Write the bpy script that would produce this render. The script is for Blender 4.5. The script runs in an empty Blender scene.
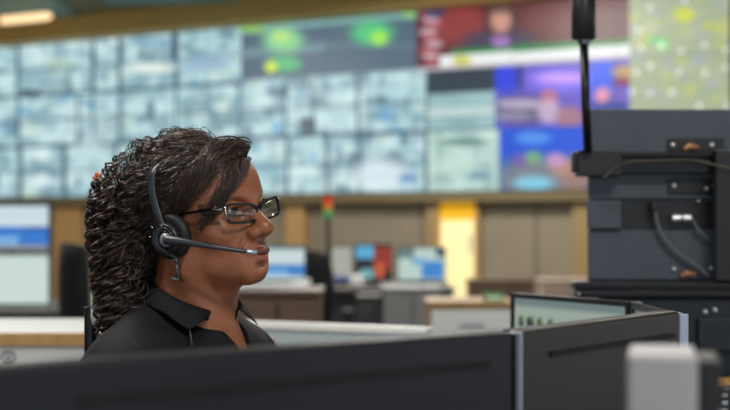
import bpy, math, random
import numpy as np
from mathutils import Vector, Matrix
from mathutils.bvhtree import BVHTree
random.seed(7); rng = np.random.default_rng(11)
F = 1419.44; CX = 365.0; HY = 226.0; CZ = 1.2
C = bpy.context.scene.collection
PI = math.pi

def at(px, py, Y):
    return Vector(((px - CX) / F * Y, Y, CZ + (HY - py) / F * Y))

# ------------------------------------------------------------------ materials
def lin(c):
    r = []
    for v in c:
        v = v / 255.0
        r.append(v / 12.92 if v <= 0.04045 else ((v + 0.055) / 1.055) ** 2.4)
    return tuple(r)
MATS = {}
def mat(name, rgb, rough=0.5, metal=0.0, noise=0.0, scale=20.0, bump=0.0, stretch=None, spec=0.5, emit=None, estr=0.0, sheen=0.0):
    if name in MATS: return MATS[name]
    m = bpy.data.materials.new(name); m.use_nodes = True
    nt = m.node_tree; b = nt.nodes['Principled BSDF']
    col = (*lin(rgb), 1)
    b.inputs['Base Color'].default_value = col
    b.inputs['Roughness'].default_value = rough
    b.inputs['Metallic'].default_value = metal
    b.inputs['Specular IOR Level'].default_value = spec
    if sheen: b.inputs['Sheen Weight'].default_value = sheen
    if emit:
        b.inputs['Emission Color'].default_value = (*lin(emit), 1); b.inputs['Emission Strength'].default_value = estr
    if noise or bump:
        tc = nt.nodes.new('ShaderNodeTexCoord'); mp = nt.nodes.new('ShaderNodeMapping'); n = nt.nodes.new('ShaderNodeTexNoise')
        nt.links.new(tc.outputs['Object'], mp.inputs['Vector']); nt.links.new(mp.outputs['Vector'], n.inputs['Vector'])
        if stretch: mp.inputs['Scale'].default_value = stretch
        n.inputs['Scale'].default_value = scale; n.inputs['Detail'].default_value = 5
        if noise:
            mr = nt.nodes.new('ShaderNodeMapRange'); mr.inputs['To Min'].default_value = 1 - noise; mr.inputs['To Max'].default_value = 1 + noise
            mr.inputs['From Min'].default_value = 0.3; mr.inputs['From Max'].default_value = 0.7
            nt.links.new(n.outputs['Fac'], mr.inputs['Value'])
            mx = nt.nodes.new('ShaderNodeVectorMath'); mx.operation = 'SCALE'; mx.inputs[0].default_value = col[:3]
            nt.links.new(mr.outputs['Result'], mx.inputs['Scale']); nt.links.new(mx.outputs['Vector'], b.inputs['Base Color'])
        if bump:
            bp = nt.nodes.new('ShaderNodeBump'); bp.inputs['Strength'].default_value = bump; bp.inputs['Distance'].default_value = 0.002
            nt.links.new(n.outputs['Fac'], bp.inputs['Height']); nt.links.new(bp.outputs['Normal'], b.inputs['Normal'])
    MATS[name] = m
    return m

def mat_screen(strength=1.0):
    k = 'lit_screen_%g' % strength
    if k in MATS: return MATS[k]
    m = bpy.data.materials.new('lit_screen'); m.use_nodes = True; nt = m.node_tree
    b = nt.nodes['Principled BSDF']; b.inputs['Base Color'].default_value = (0.01, 0.01, 0.012, 1); b.inputs['Roughness'].default_value = 0.35
    a = nt.nodes.new('ShaderNodeAttribute'); a.attribute_name = 'picture'
    nt.links.new(a.outputs['Color'], b.inputs['Emission Color']); b.inputs['Emission Strength'].default_value = strength
    MATS[k] = m; return m

# ------------------------------------------------------------------ mesh builder
class MB:
    def __init__(s): s.v = []; s.f = []
    def add(s, vs, fs):
        o = len(s.v); s.v += [tuple(v) for v in vs]; s.f += [tuple(i + o for i in f) for f in fs]; return s
    def box(s, c, d, rz=0.0, M=None):
        hx, hy, hz = d[0] / 2, d[1] / 2, d[2] / 2
        R = M if M is not None else Matrix.Rotation(rz, 3, 'Z'); c = Vector(c)
        vs = [c + R @ Vector((x, y, z)) for x in (-hx, hx) for y in (-hy, hy) for z in (-hz, hz)]
        return s.add(vs, [(0, 1, 3, 2), (4, 6, 7, 5), (0, 4, 5, 1), (2, 3, 7, 6), (0, 2, 6, 4), (1, 5, 7, 3)])
    def tube(s, pts, r, n=10, cap=True, flat=None, up=None):
        pts = [Vector(p) for p in pts]; N = len(pts)
        rs = r if isinstance(r, (list, tuple)) else [r] * N
        prev = None; rings = []
        for i, p in enumerate(pts):
            t = (pts[min(i + 1, N - 1)] - pts[max(i - 1, 0)]).normalized()
            if up is not None: a = Vector(up)
            elif prev is not None: a = prev
            else: a = Vector((0, 0, 1)) if abs(t.z) < .9 else Vector((1, 0, 0))
            a = (a - t * a.dot(t)).normalized(); b = t.cross(a); prev = a
            fa = flat if flat else 1.0
            rings.append([p + (a * math.cos(2 * PI * k / n) * fa + b * math.sin(2 * PI * k / n)) * rs[i] for k in range(n)])
        vs = [v for q in rings for v in q]; fs = []
        for i in range(N - 1):
            for k in range(n):
                k2 = (k + 1) % n
                fs.append((i * n + k, i * n + k2, (i + 1) * n + k2, (i + 1) * n + k))
        if cap: fs.append(tuple(range(n - 1, -1, -1))); fs.append(tuple((N - 1) * n + k for k in range(n)))
        return s.add(vs, fs)
    def lathe(s, prof, c=(0, 0, 0), n=32, M=None):
        R = M if M is not None else Matrix.Identity(3); c = Vector(c); vs = []; fs = []
        for (r, z) in prof:
            for k in range(n): vs.append(c + R @ Vector((r * math.cos(2 * PI * k / n), r * math.sin(2 * PI * k / n), z)))
        for i in range(len(prof) - 1):
            for k in range(n):
                k2 = (k + 1) % n; fs.append((i * n + k, i * n + k2, (i + 1) * n + k2, (i + 1) * n + k))
        fs.append(tuple(range(n - 1, -1, -1))); fs.append(tuple((len(prof) - 1) * n + k for k in range(n)))
        return s.add(vs, fs)
    def loop_sweep(s, pts, prof, nrm):
        # closed path, profile offsets (outward, along nrm)
        pts = [Vector(p) for p in pts]; N = len(pts); nrm = Vector(nrm).normalized(); m = len(prof); vs = []; fs = []
        for i, p in enumerate(pts):
            t = (pts[(i + 1) % N] - pts[i - 1]).normalized(); o = t.cross(nrm)
            for (a, b) in prof: vs.append(p + o * a + nrm * b)
        for i in range(N):
            j = (i + 1) % N
            for k in range(m):
                k2 = (k + 1) % m; fs.append((i * m + k, j * m + k, j * m + k2, i * m + k2))
        return s.add(vs, fs)

def link(o, parent=None):
    C.objects.link(o)
    if parent is not None:
        o.parent = parent
        o.matrix_parent_inverse = parent.matrix_basis.inverted()
    return o
def obj(name, mb, m, parent=None, bevel=0.0, smooth=False, sub=0, local=None):
    """one mesh object; vertices given in world space are re-centred on a parent's or their own base"""
    me = bpy.data.meshes.new(name)
    vs = np.array(mb.v, float)
    if parent is not None and local is None: org = np.array(parent.matrix_world.translation if parent.parent is None else parent.matrix_basis.translation)
    org = np.array([(vs[:, 0].min() + vs[:, 0].max()) / 2, (vs[:, 1].min() + vs[:, 1].max()) / 2, vs[:, 2].min()])
    me.from_pydata([tuple(v) for v in vs - org], [], mb.f); me.update()
    o = bpy.data.objects.new(name, me); o.location = org
    me.materials.append(m)
    C.objects.link(o)
    if parent is not None:
        bpy.context.view_layer.update() if False else None
        o.parent = parent; o.matrix_parent_inverse = WM(parent).inverted()
    if smooth: me.polygons.foreach_set('use_smooth', [True] * len(me.polygons))
    if bevel:
        b = o.modifiers.new('bevel', 'BEVEL'); b.width = bevel; b.segments = 3; b.limit_method = 'ANGLE'
        me.polygons.foreach_set('use_smooth', [True] * len(me.polygons))
        w = o.modifiers.new('wn', 'WEIGHTED_NORMAL'); w.keep_sharp = True
    if sub:
        q = o.modifiers.new('sub', 'SUBSURF'); q.levels = sub; q.render_levels = sub
    return o
def WM(o):
    return (WM(o.parent) @ o.matrix_parent_inverse @ o.matrix_basis) if o.parent else o.matrix_basis.copy()
def thing(name, label, cat, loc, group=None):
    o = bpy.data.objects.new(name, None); o.empty_display_size = 0.05; o.location = loc; C.objects.link(o)
    o['label'] = label; o['category'] = cat
    if group: o['group'] = group
    return o
def tag(o, label, cat, group=None):
    o['label'] = label; o['category'] = cat
    if group: o['group'] = group
    return o
def struct(name, mb, m, parent=None, bevel=0.0):
    o = obj(name, mb, m, parent, bevel); 
    if parent is None: o['kind'] = 'structure'
    return o
def paint_grid(name, P0, U, V, nu, nv, colfn, parent, strength=1.0):
    """flat screen: P0 lower-left corner, U and V its edges; colfn(u, v, P) gives 0-255 colours"""
    u, v = np.meshgrid(np.linspace(0, 1, nu), np.linspace(0, 1, nv)); u = u.ravel(); v = v.ravel()
    P = np.array(P0)[None] + u[:, None] * np.array(U)[None] + v[:, None] * np.array(V)[None]
    fs = [(j * nu + i, j * nu + i + 1, (j + 1) * nu + i + 1, (j + 1) * nu + i) for j in range(nv - 1) for i in range(nu - 1)]
    me = bpy.data.meshes.new(name); org = P.mean(0); me.from_pydata([tuple(x) for x in P - org], [], fs)
    col = np.clip(np.array(colfn(u, v, P), float), 0, 255) / 255
    col = np.where(col <= .04045, col / 12.92, ((col + .055) / 1.055) ** 2.4)
    a = me.color_attributes.new('picture', 'FLOAT_COLOR', 'POINT')
    a.data.foreach_set('color', np.concatenate([col, np.ones((len(col), 1))], 1).ravel().astype(np.float32))
    me.materials.append(mat_screen(strength)); me.update()
    o = bpy.data.objects.new(name, me); o.location = org; C.objects.link(o)
    if parent is not None: o.parent = parent; o.matrix_parent_inverse = WM(parent).inverted()
    return o

# ------------------------------------------------------------------ palette
M_wall = mat('taupe_wall_panel', (132, 122, 103), .7, noise=.06, scale=4)
M_tan = mat('tan_wood', (176, 138, 88), .5, noise=.12, scale=8, stretch=(6, 6, .6))
M_tan2 = mat('dull_tan_wood', (146, 124, 84), .5, noise=.1, scale=8, stretch=(6, 6, .6))
M_header = mat('olive_gold_paint', (226, 192, 118), .6, noise=.05, scale=2)
M_ceil = mat('olive_ceiling', (120, 118, 84), .8, noise=.08, scale=2)
M_teal = mat('teal_grey_acoustic_tile', (128, 158, 150), .85, noise=.06, scale=6)
M_floor = mat('grey_carpet', (96, 96, 98), .95, noise=.2, scale=80, bump=.4)
M_black = mat('matte_black_plastic', (30, 31, 34), .42, noise=.08, scale=60, bump=.05)
M_black2 = mat('satin_black_shell', (25, 27, 33), .38, bump=.05, scale=200)
M_brownblk = mat('warm_black_shell', (42, 36, 31), .45, bump=.05, scale=200)
M_char = mat('charcoal_metal', (76, 86, 96), .5, metal=.1, noise=.05, scale=30)
M_dkmetal = mat('black_steel', (24, 26, 29), .3, metal=.4)
M_silver = mat('silver_trim', (176, 186, 205), .3, metal=.6)
M_chrome = mat('chrome', (225, 228, 232), .12, metal=1.0)
M_white = mat('white_laminate', (236, 238, 236), .35, noise=.03, scale=5)
M_grey = mat('mid_grey_laminate', (150, 152, 152), .5, noise=.04, scale=5)
M_ltgrey = mat('pale_grey_plastic', (172, 172, 176), .45, noise=.03, scale=40)
M_frost = mat('pale_blue_grey_panel', (176, 190, 192), .35, noise=.04, scale=3)
M_brown = mat('dark_walnut', (98, 76, 62), .45, noise=.15, scale=6, stretch=(.6, 6, 6))
M_fabric = mat('black_mesh_fabric', (26, 28, 33), .9, noise=.2, scale=300, bump=.3)
M_yellow = mat('lit_yellow_panel', (225, 170, 25), .5, emit=(225, 165, 15), estr=.55)
M_doorglass = mat('lit_frosted_glass', (225, 215, 160), .4, emit=(225, 208, 150), estr=.6)
M_lamp = mat('lamp_tube', (255, 235, 205), .4, emit=(255, 214, 160), estr=1.35)
M_deskwood = mat('desk_laminate', (120, 112, 102), .45, noise=.08, scale=6)
M_green = mat('green_plastic', (90, 160, 80), .5)
M_red = mat('red_lens', (190, 45, 30), .3, emit=(200, 50, 30), estr=.5)
M_amber = mat('amber_lens', (200, 130, 40), .3, emit=(200, 130, 40), estr=.35)
M_grn = mat('green_lens', (40, 150, 80), .3, emit=(40, 150, 80), estr=.45)
M_screw = mat('bright_steel_screw', (225, 230, 235), .35, metal=.55)
M_copper = mat('tan_grommet', (190, 135, 95), .5)

# ------------------------------------------------------------------ the room
D0 = 14.0; WD = Vector((-0.8625, 0.506, 0)); WN = Vector((-0.506, -0.8625, 0))
def wp(s, z, off=0.0): return Vector((0, D0, 0)) + WD * s + WN * off + Vector((0, 0, z))
def s_of(px):
    u = (px - CX) / F
    return -u * D0 / (0.8625 + 0.506 * u)
Wrot = Matrix((WD, -WN, Vector((0, 0, 1)))).transposed()
def wbox(mb, s0, s1, z0, z1, o0, o1):
    c = wp((s0 + s1) / 2, (z0 + z1) / 2, (o0 + o1) / 2)
    return mb.box(c, (abs(s1 - s0), abs(o1 - o0), z1 - z0), M=Wrot)
ZB, ZT, RH = 1.53, 3.27, 0.58
struct('wall_back', wbox(MB(), -6, 12, 0, 3.52, -.25, -.12), M_wall)
mb = MB()
for k in range(-4, 9):
    wbox(mb, k * 1.2 + .62, k * 1.2 + 1.8, .1, 1.42, -.12, -.09)
struct('trim_1', mb, M_wall, bevel=.006)
struct('trim_2', wbox(MB(), -6, 12, 1.43, 1.515, -.12, .06), mat('olive_ledge', (110, 98, 66), .6))
struct('trim_3', wbox(MB(), -6, 12, ZT + .01, 3.525, -.12, .22), M_header)
struct('wall_left', MB().box((-8.6, 8, 1.765), (.2, 26, 3.53)), M_wall)
struct('floor', MB().box((0, 8, -.05), (34, 34, .1)), M_floor)
struct('ceiling', MB().box((0, 8, 3.65), (34, 34, .24)), M_ceil)
for i, (a, b) in enumerate([(52, 80), (283, 303), (424, 434), (571, 590)]):
    struct('trim_%d' % (i + 4), wbox(MB(), s_of(a), s_of(b), 0, 1.43, -.09, -.02), (M_tan if i < 2 else M_tan2), bevel=.01)
for i, (x0, x1, Ya, Yb, mm) in enumerate([(-6.0, -3.15, 10.0, 15.6, M_teal), (-2.65, -1.25, 11.5, 14.75, M_teal)]):
    struct('trim_%d' % (8 + i), MB().box(((x0 + x1) / 2, (Ya + Yb) / 2, 3.515), (x1 - x0, Yb - Ya, .03)), mm)
# doorway in the back wall, lit from behind
s0, s1 = s_of(438), s_of(473); zt = CZ + 29 / F * 13.4
d = thing('door_1', '', 'door', wp((s0 + s1) / 2, 0, -.06)); del d['label']; del d['category']; d['kind'] = 'structure'
obj('door_panel', wbox(MB(), s0, s1, 0, 1.255, -.09, -.05), M_doorglass, d)
obj('door_transom', wbox(MB(), s0, s1, 1.26, 1.43, -.09, -.05), M_yellow, d)
mb = MB(); wbox(mb, s0 + .045, s0, 0, 1.43, -.09, -.02); wbox(mb, s1, s1 - .045, 0, 1.43, -.09, -.02)
obj('door_frame', mb, M_tan, d, bevel=.005)
obj('door_handle', MB().tube([wp(s1 + .05, .95, -.03), wp(s1 + .05, 1.12, -.03)], .012), M_silver, d)

# ------------------------------------------------------------------ video wall picture
def pix_of(P):
    return CX + F * P[:, 0] / P[:, 1], HY - F * (P[:, 2] - CZ) / P[:, 1]
_blobs = []
br = random.Random(5)
for k in range(1500):
    x = br.uniform(-50, 505); y = br.uniform(20, 200)
    w = br.choice([3, 4, 6, 9, 12]); h = br.choice([2, 3, 5, 8, 10])
    t = br.random()
    c = (214, 238, 238) if t < .38 else (140, 176, 188) if t < .62 else (112, 146, 160) if t < .80 else (70, 104, 124) if t < .92 else (196, 214, 190) if t < .97 else (90, 160, 210)
    _blobs.append((x, y, w, h, c, br.uniform(.3, .75)))
def ell2(col, X, Y, x, y, w, h, c, a=1.0, soft=.35):
    d = np.sqrt(((X - x) / w) ** 2 + ((Y - y) / h) ** 2); k = np.clip((1 + soft - d) / (2 * soft), 0, 1) * a
    col[:] = col * (1 - k[:, None]) + np.array(c)[None] * k[:, None]
def rc(col, X, Y, x0, x1, y0, y1, c, a=1.0):
    k = ((X >= x0) & (X < x1) & (Y >= y0) & (Y < y1)) * a
    col[:] = col * (1 - k[:, None]) + np.array(c)[None] * k[:, None]
def wall_picture(u, v, P):
    X, Y = pix_of(P); R = (P[:, 2] - ZB) / RH
    col = np.tile(np.array([[176., 212., 217.]]), (len(X), 1))
    x0, x1, y0, y1 = X.min() - 15, X.max() + 15, Y.min() - 12, Y.max() + 12
    for (x, y, w, h, c, a) in _blobs:
        if x0 < x < x1 and y0 < y < y1: ell2(col, X, Y, x, y, w, h, c, a)
    # borders between feeds: x positions per row (bottom, middle, top)
    dk = np.array([58., 84., 104.])
    def vline(x, r0, r1, w=1.4, c=dk, a=.8):
        k = ((np.abs(X - x) < w) & (R >= r0) & (R < r1)) * a; col[:] = col * (1 - k[:, None]) + c[None] * k[:, None]
    def hline(r, x0, x1, w=.02, c=dk, a=.6):
        k = ((np.abs(R - r) < w) & (X >= x0) & (X < x1)) * a; col[:] = col * (1 - k[:, None]) + c[None] * k[:, None]
    for x in (20, 64.5, 116, 168, 205, 243, 287, 327, 360, 427, 499): vline(x, 0, 1, 2.2 if x in (20, 64.5, 427) else 1.5)
    for x in (18, 78, 93, 120, 176, 240, 285, 313, 358, 427): vline(x, 1, 2, 1.5)
    for x in (18, 93, 120, 176): vline(x, 2, 3, 2.2)
    for x in (55, 143, 207): vline(x, 2, 3, .8, a=.35)
    for r in (.5, 1.5, 2.5): hline(r, -60, 430, .018, a=.5)
    hline(1.0, -60, 500, .03, a=.7); hline(2.0, -60, 243, .03, a=.7)
    rc(col, X, Y, 21, 41, 90, 95, (45, 60, 70)); rc(col, X, Y, 300, 316, 118, 134, (50, 66, 80), .75)
    rc(col, X, Y, 118, 122, 40, 62, (40, 60, 82)); rc(col, X, Y, 171, 177, 34, 60, (50, 80, 110))
    ell2(col, X, Y, 150, 42, 22, 6, (120, 165, 190), .7); ell2(col, X, Y, 150, 68, 26, 5, (235, 243, 235), .9)
    ell2(col, X, Y, 205, 63, 26, 8, (150, 180, 205), .8); ell2(col, X, Y, 90, 148, 12, 12, (205, 232, 232), .8)
    ell2(col, X, Y, 42, 155, 8, 8, (235, 250, 250), .8); ell2(col, X, Y, 42, 180, 9, 7, (235, 250, 250), .8)
    ell2(col, X, Y, 380, 175, 30, 16, (232, 242, 246), .8); ell2(col, X, Y, 408, 178, 9, 3, (60, 110, 190), .8)
    # maps (two screens, top row)
    k = (X >= 241) & (X < 416) & (R >= 2.03)
    col[k] = (84, 106, 124)
    def mrow(x0, x1, c, y0, y1, a=1.0):
        kk = (X >= x0) & (X < x1) & (Y >= y0) & (Y < y1) & (R >= 2.0); col[kk] = col[kk] * (1 - a) + np.array(c) * a
    top = 226 - (2.07) * F / P[:, 1]
    kk = k & (Y < top + 6.5); col[kk] = (126, 172, 170)
    kk = k & (X < 327) & (np.abs(Y - (top + 27)) < 5); col[kk] = (110, 142, 150)
    ell2(col, X, Y, 252, 29, 14, 4, (150, 205, 110), .9)
    kk = k & (X > 324) & (Y > 44) & (Y < 47); col[kk] = (104, 130, 142)
    ell2(col, X, Y, 283, 40, 20, 12, (140, 214, 150), 1); ell2(col, X, Y, 281, 37, 9, 6, (190, 230, 130), .9)
    ell2(col, X, Y, 284, 64, 17, 8, (95, 190, 130), 1); ell2(col, X, Y, 271, 67, 6, 6, (215, 235, 80), 1)
    ell2(col, X, Y, 372, 33, 21, 12, (88, 200, 130), 1); ell2(col, X, Y, 379, 38, 8, 7, (165, 235, 90), 1)
    ell2(col, X, Y, 412, 14, 10, 4, (150, 215, 130), .9)
    # news broadcast, top row
    k = (X >= 416) & (X < 634) & (R >= 2.0); top2 = top
    col[k] = (96, 44, 50)
    def kel(x, y, w, h, c, a=1.0, soft=.3):
        d = np.sqrt(((X - x) / w) ** 2 + ((Y - y) / h) ** 2); q = np.clip((1 + soft - d) / (2 * soft), 0, 1) * a * k
        col[:] = col * (1 - q[:, None]) + np.array(c)[None] * q[:, None]
    kel(462, 26, 26, 22, (150, 64, 62), .9); kel(560, 20, 45, 14, (120, 62, 62), .7)
    kel(600, 30, 30, 12, (84, 34, 44), .8)
    for q in range(9):
        kel(428 + q % 3 * 3, 14 + q * 6, 9, 3.4, (222, 200, 208) if q % 2 else (190, 92, 106), .8)
    kel(434, 12, 10, 6, (60, 70, 120), .8)
    kel(501, 48, 42, 19, (70, 66, 88)); kel(501, 40, 9, 9, (170, 120, 200)); kel(501, 20, 15, 16, (60, 44, 44)); kel(501, 20, 11, 13, (206, 150, 134))
    kel(501, 9, 12, 5, (90, 70, 60), .7)
    lo = 226 - (RH * 2 + .33) * F / P[:, 1]
    kk = k & (Y > lo - 20) & (Y < lo - 13) & (X > 452); col[kk] = (36, 130, 62)
    kk = k & (Y > lo - 14) & (X > 440); col[kk] = (235, 240, 240)
    kel(462, 61, 9, 5, (205, 200, 80)); kk = k & (Y > lo - 4); col[kk] = (200, 190, 200)
    # middle row right
    k = (X >= 428) & (X < 496) & (R >= 1.0) & (R < 2.0); col[k & (R > 1.60)] = (42, 58, 70)
    kk = k & (R <= 1.60); col[kk] = col[kk] * .25 + np.array([140, 178, 180]) * .75
    kk = k & (np.abs(R - 1.3) < .06); col[kk] = (190, 212, 210)
    k = (X >= 495) & (X < 634) & (R >= 1.0) & (R < 2.0); col[k] = (96, 86, 200)
    kel(505, 78, 14, 14, (30, 60, 220)); kel(520, 76, 3, 14, (20, 30, 110)); kel(560, 80, 32, 12, (130, 110, 240)); kel(562, 78, 26, 5, (210, 160, 250), .9)
    kel(524, 110, 34, 14, (84, 74, 110)); kel(520, 104, 26, 5, (190, 180, 205), .9); kel(512, 116, 22, 5, (150, 150, 180), .8)
    kel(549, 98, 9, 9, (190, 110, 130), .9); kel(549, 112, 12, 12, (210, 190, 220), .8); kel(570, 118, 14, 12, (170, 120, 130), .9)
    kel(602, 78, 12, 22, (36, 90, 240)); kel(603, 96, 8, 9, (230, 150, 170)); kel(618, 100, 10, 10, (110, 90, 190))
    kel(624, 72, 12, 7, (200, 160, 90), .9); kel(624, 82, 12, 4, (130, 30, 70)); kel(610, 106, 24, 4, (30, 60, 150))
    # bottom row right
    k = (X >= 428) & (X < 499) & (R < 1.0); col[k] = col[k] * .45 + np.array([205, 232, 214]) * .55
    kel(462, 142, 26, 4, (90, 130, 120), .8); kel(440, 150, 6, 8, (150, 185, 170), .7); kel(480, 176, 12, 3, (70, 120, 150), .8)
    k = (X >= 500) & (X < 634) & (R < 1.0); col[k] = (26, 84, 214)
    kel(533, 138, 18, 6, (90, 160, 240), .8); kel(545, 180, 55, 24, (120, 130, 140)); kel(533, 183, 20, 7, (130, 200, 225)); kel(565, 168, 14, 10, (190, 140, 120), .8)
    kel(520, 160, 8, 6, (120, 90, 170), .9); kel(533, 157, 8, 6, (120, 180, 120), .9); kel(556, 160, 10, 7, (200, 150, 200), .9); kel(575, 182, 14, 10, (160, 120, 110), .8)
    # street map at the right end
    k = (X >= 629)
    base = np.array([166., 178., 146.])
    col[k] = base
    mr = random.Random(9)
    for q in range(150):
        x = mr.uniform(630, 740); y = mr.uniform(-20, 190)
        kel(x, y, mr.uniform(3, 10), mr.uniform(2, 7), mr.choice([(200, 206, 90), (160, 170, 190), (185, 195, 160), (150, 172, 150), (196, 200, 130), (172, 176, 196)]), .5)
    kel(655, 40, 10, 3, (60, 220, 110), .5); kel(685, 15, 10, 8, (215, 225, 60), .8); kel(662, 45, 6, 5, (130, 235, 130), .9)
    for (x, y) in [(650, 8), (685, 0), (639, 30), (641, 48), (661, 46), (681, 51), (705, 45), (726, 50), (650, 66), (679, 72), (705, 73), (725, 68), (632, 92), (650, 93), (672, 92), (637, 72), (699, 106), (728, 106)]:
        kel(x, y, 2.1, 2.1, (420, 430, 420), .9, .1)
    return col
def wall_colors(u, v, P):
    c = wall_picture(u, v, P); return c
cols = []
s = -3.63
while s < 5.5: cols.append((s, s + 1.02)); s += 1.02
NAMES = {(0, 2): 'street map with bright dots'}
first = True
pos_w = ['rightmost column', 'second column from right', 'third column from right', 'fourth column from right', 'middle column', 'fourth column from left', 'third column from left', 'second column from left', 'leftmost column']
row_w = ['bottom row', 'middle row', 'top row']
def content(px, row):
    if px > 629: return 'pale green street map'
    if row == 2:
        if px > 500: return 'news presenter picture'
        if px > 416: return 'red news picture with flag'
        if px > 240: return 'blue grey map with green patches'
    if row == 1 and px > 500: return 'purple studio news'
    if row == 0 and px > 500: return 'bright blue news picture'
    if row == 1 and px > 428: return 'green tinted feeds'
    return 'pale blue camera feeds'
for ci, (a, b) in enumerate(cols):
    for row in range(3):
        z0 = ZB + row * RH; pc = CX - F * .8625 * (a + b) / 2 / (D0 + .506 * (a + b) / 2)
        t = thing('wall_display', 'video wall display with %s, %s, %s' % (content(pc, row), row_w[row], pos_w[ci]), 'wall display', wp((a + b) / 2, z0, 0), 'displays of the video wall')
        obj('display_case', wbox(MB(), a + .0005, b - .0005, z0 + .0005, z0 + RH - .0005, -.10, 0), M_black, t)
        e = .002
        P0 = wp(b - e, z0 + e, .004); U = wp(a + e, z0 + e, .004) - P0; V = Vector((0, 0, RH - 2 * e))
        paint_grid('screen', P0, U, V, 84, 46, wall_colors, t, 1.0)
# pendant lamp tube under the ceiling, parallel to the video wall
def lamp_pt(px, py, s):   # point on a line parallel to the wall
    return None
La = at(47, 16, 14.6); 
t = thing('tube_lamp', 'warm white tube lamp hanging under the ceiling at top left', 'lamp', La)
pts = [La + WD * k * .35 for k in range(8)]
pr = [La - WD * .05] + pts
obj('lamp_tube', MB().tube(pr, [.024] + [.043] * 8, 14), M_lamp, t, smooth=True)
obj('lamp_joint', MB().tube([La + WD * .62, La + WD * .68], .046, 14), mat('lamp_collar', (230, 190, 140), .4), t)
for k in (1, 5):
    mb = MB().tube([pts[k] + Vector((0, 0, .05)), Vector((pts[k].x, pts[k].y, 3.50))], .008)
    obj('suspension_rod', mb, M_grey, t)

# ------------------------------------------------------------------ monitors
def monitor(name, label, cx, cy, zb, w, h, yaw, fn, group=None, deskz=None, frame=M_black, back=None, strength=.95, bz=.008, cat='monitor', stand=True, side=None, th=.022):
    """yaw: direction the screen faces is (sin yaw, -cos yaw)"""
    R = Matrix.Rotation(yaw, 3, 'Z'); c = Vector((cx, cy, zb + h / 2)); f = R @ Vector((0, -1, 0)); rt = R @ Vector((1, 0, 0))
    if deskz is None: deskz = zb - .08
    t = thing(name, label, cat, Vector((cx, cy, deskz)), group)
    mb = MB()
    mb.box(c - f * (th / 2), (w, th, h), M=R)
    obj('casing', mb, back or frame, t, bevel=.004)
    mb = MB(); y = f * .003
    mb.box(c + y + rt * (w / 2 - bz / 2), (bz, .007, h), M=R); mb.box(c + y - rt * (w / 2 - bz / 2), (bz, .007, h), M=R)
    mb.box(c + y + Vector((0, 0, h / 2 - bz / 2)), (w - 2 * bz, .007, bz), M=R); mb.box(c + y - Vector((0, 0, h / 2 - bz / 2)), (w - 2 * bz, .007, bz), M=R)
    obj('bezel', mb, frame, t)
    P0 = c + f * .0015 - rt * (w / 2 - bz) - Vector((0, 0, h / 2 - bz))
    paint_grid('screen', P0, rt * (w - 2 * bz), Vector((0, 0, h - 2 * bz)), 40, 26, fn, t, strength)
    if side:
        for sg in (-1, 1): obj('side_trim', MB().box(c - f * (th / 2) + rt * sg * (w / 2 + .0015), (.003, th + .002, h), M=R), side, t, bevel=.001)
    mb = MB(); mb.box(c - f * (th + .012) - Vector((0, 0, h * .05)), (w * .6, .026, h * .6), M=R)
    obj('back_housing', mb, back or frame, t, bevel=.008)
    if stand:
        mb = MB(); bc = Vector((cx, cy, 0)) - f * (th + .035)
        zt_ = zb + h * .45
        mb.box(bc + Vector((0, 0, (deskz + .012 + zt_) / 2)), (.05, .018, zt_ - deskz - .012), M=R)
        obj('stand_neck', mb, frame, t, bevel=.003)
        mb = MB(); mb.box(bc + f * .03 + Vector((0, 0, deskz + .007)), (.22, .17, .012), M=R)
        obj('stand_base', mb, frame, t, bevel=.004)
    return t
def rects(bg, lst, soft=0):
    def fn(u, v, P):
        col = np.tile(np.array([bg], float), (len(u), 1))
        for (a, b, c, d, cc) in lst:
            k = (u >= a) & (u <= b) & (v >= c) & (v <= d); col[k] = cc
        return col
    return fn
def pxmon(name, label, x0, x1, y0, y1, Y, fn, yaw=0.0, deskz=None, **kw):
    p = at((x0 + x1) / 2, y1, Y); w = (x1 - x0) / F * Y / math.cos(yaw); h = (y1 - y0) / F * Y
    return monitor(name, label, p.x, p.y, p.z, w, h, yaw, fn, deskz=deskz, **kw)
def desk(label, x0, x1, y0, y1, z, top=M_deskwood, panel=M_grey, th=.03, front=True, group=None, name='desk', edge=None):
    t = thing(name, label, 'desk', ((x0 + x1) / 2, (y0 + y1) / 2, 0), group)
    obj('desktop', MB().box(((x0 + x1) / 2, (y0 + y1) / 2, z - th / 2), (x1 - x0, y1 - y0, th)), top, t, bevel=.004)
    if edge: obj('edge_strip', MB().box(((x0 + x1) / 2, y0 - .006, z - th * .75), (x1 - x0, .012, th * 1.5)), edge, t, bevel=.003)
    for sx in (x0 + .03, x1 - .03):
        obj('side_panel', MB().box((sx, (y0 + y1) / 2, (z - th) / 2), (.03, y1 - y0 - .06, z - th)), panel, t, bevel=.003)
    if front: obj('front_panel', MB().box(((x0 + x1) / 2, y0 + .05, (z - th + .1) / 2), (x1 - x0 - .1, .02, z - th - .1)), panel, t, bevel=.003)
    return t
def X(px, Y): return (px - CX) / F * Y
def Z(py, Y): return CZ + (HY - py) / F * Y

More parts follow.
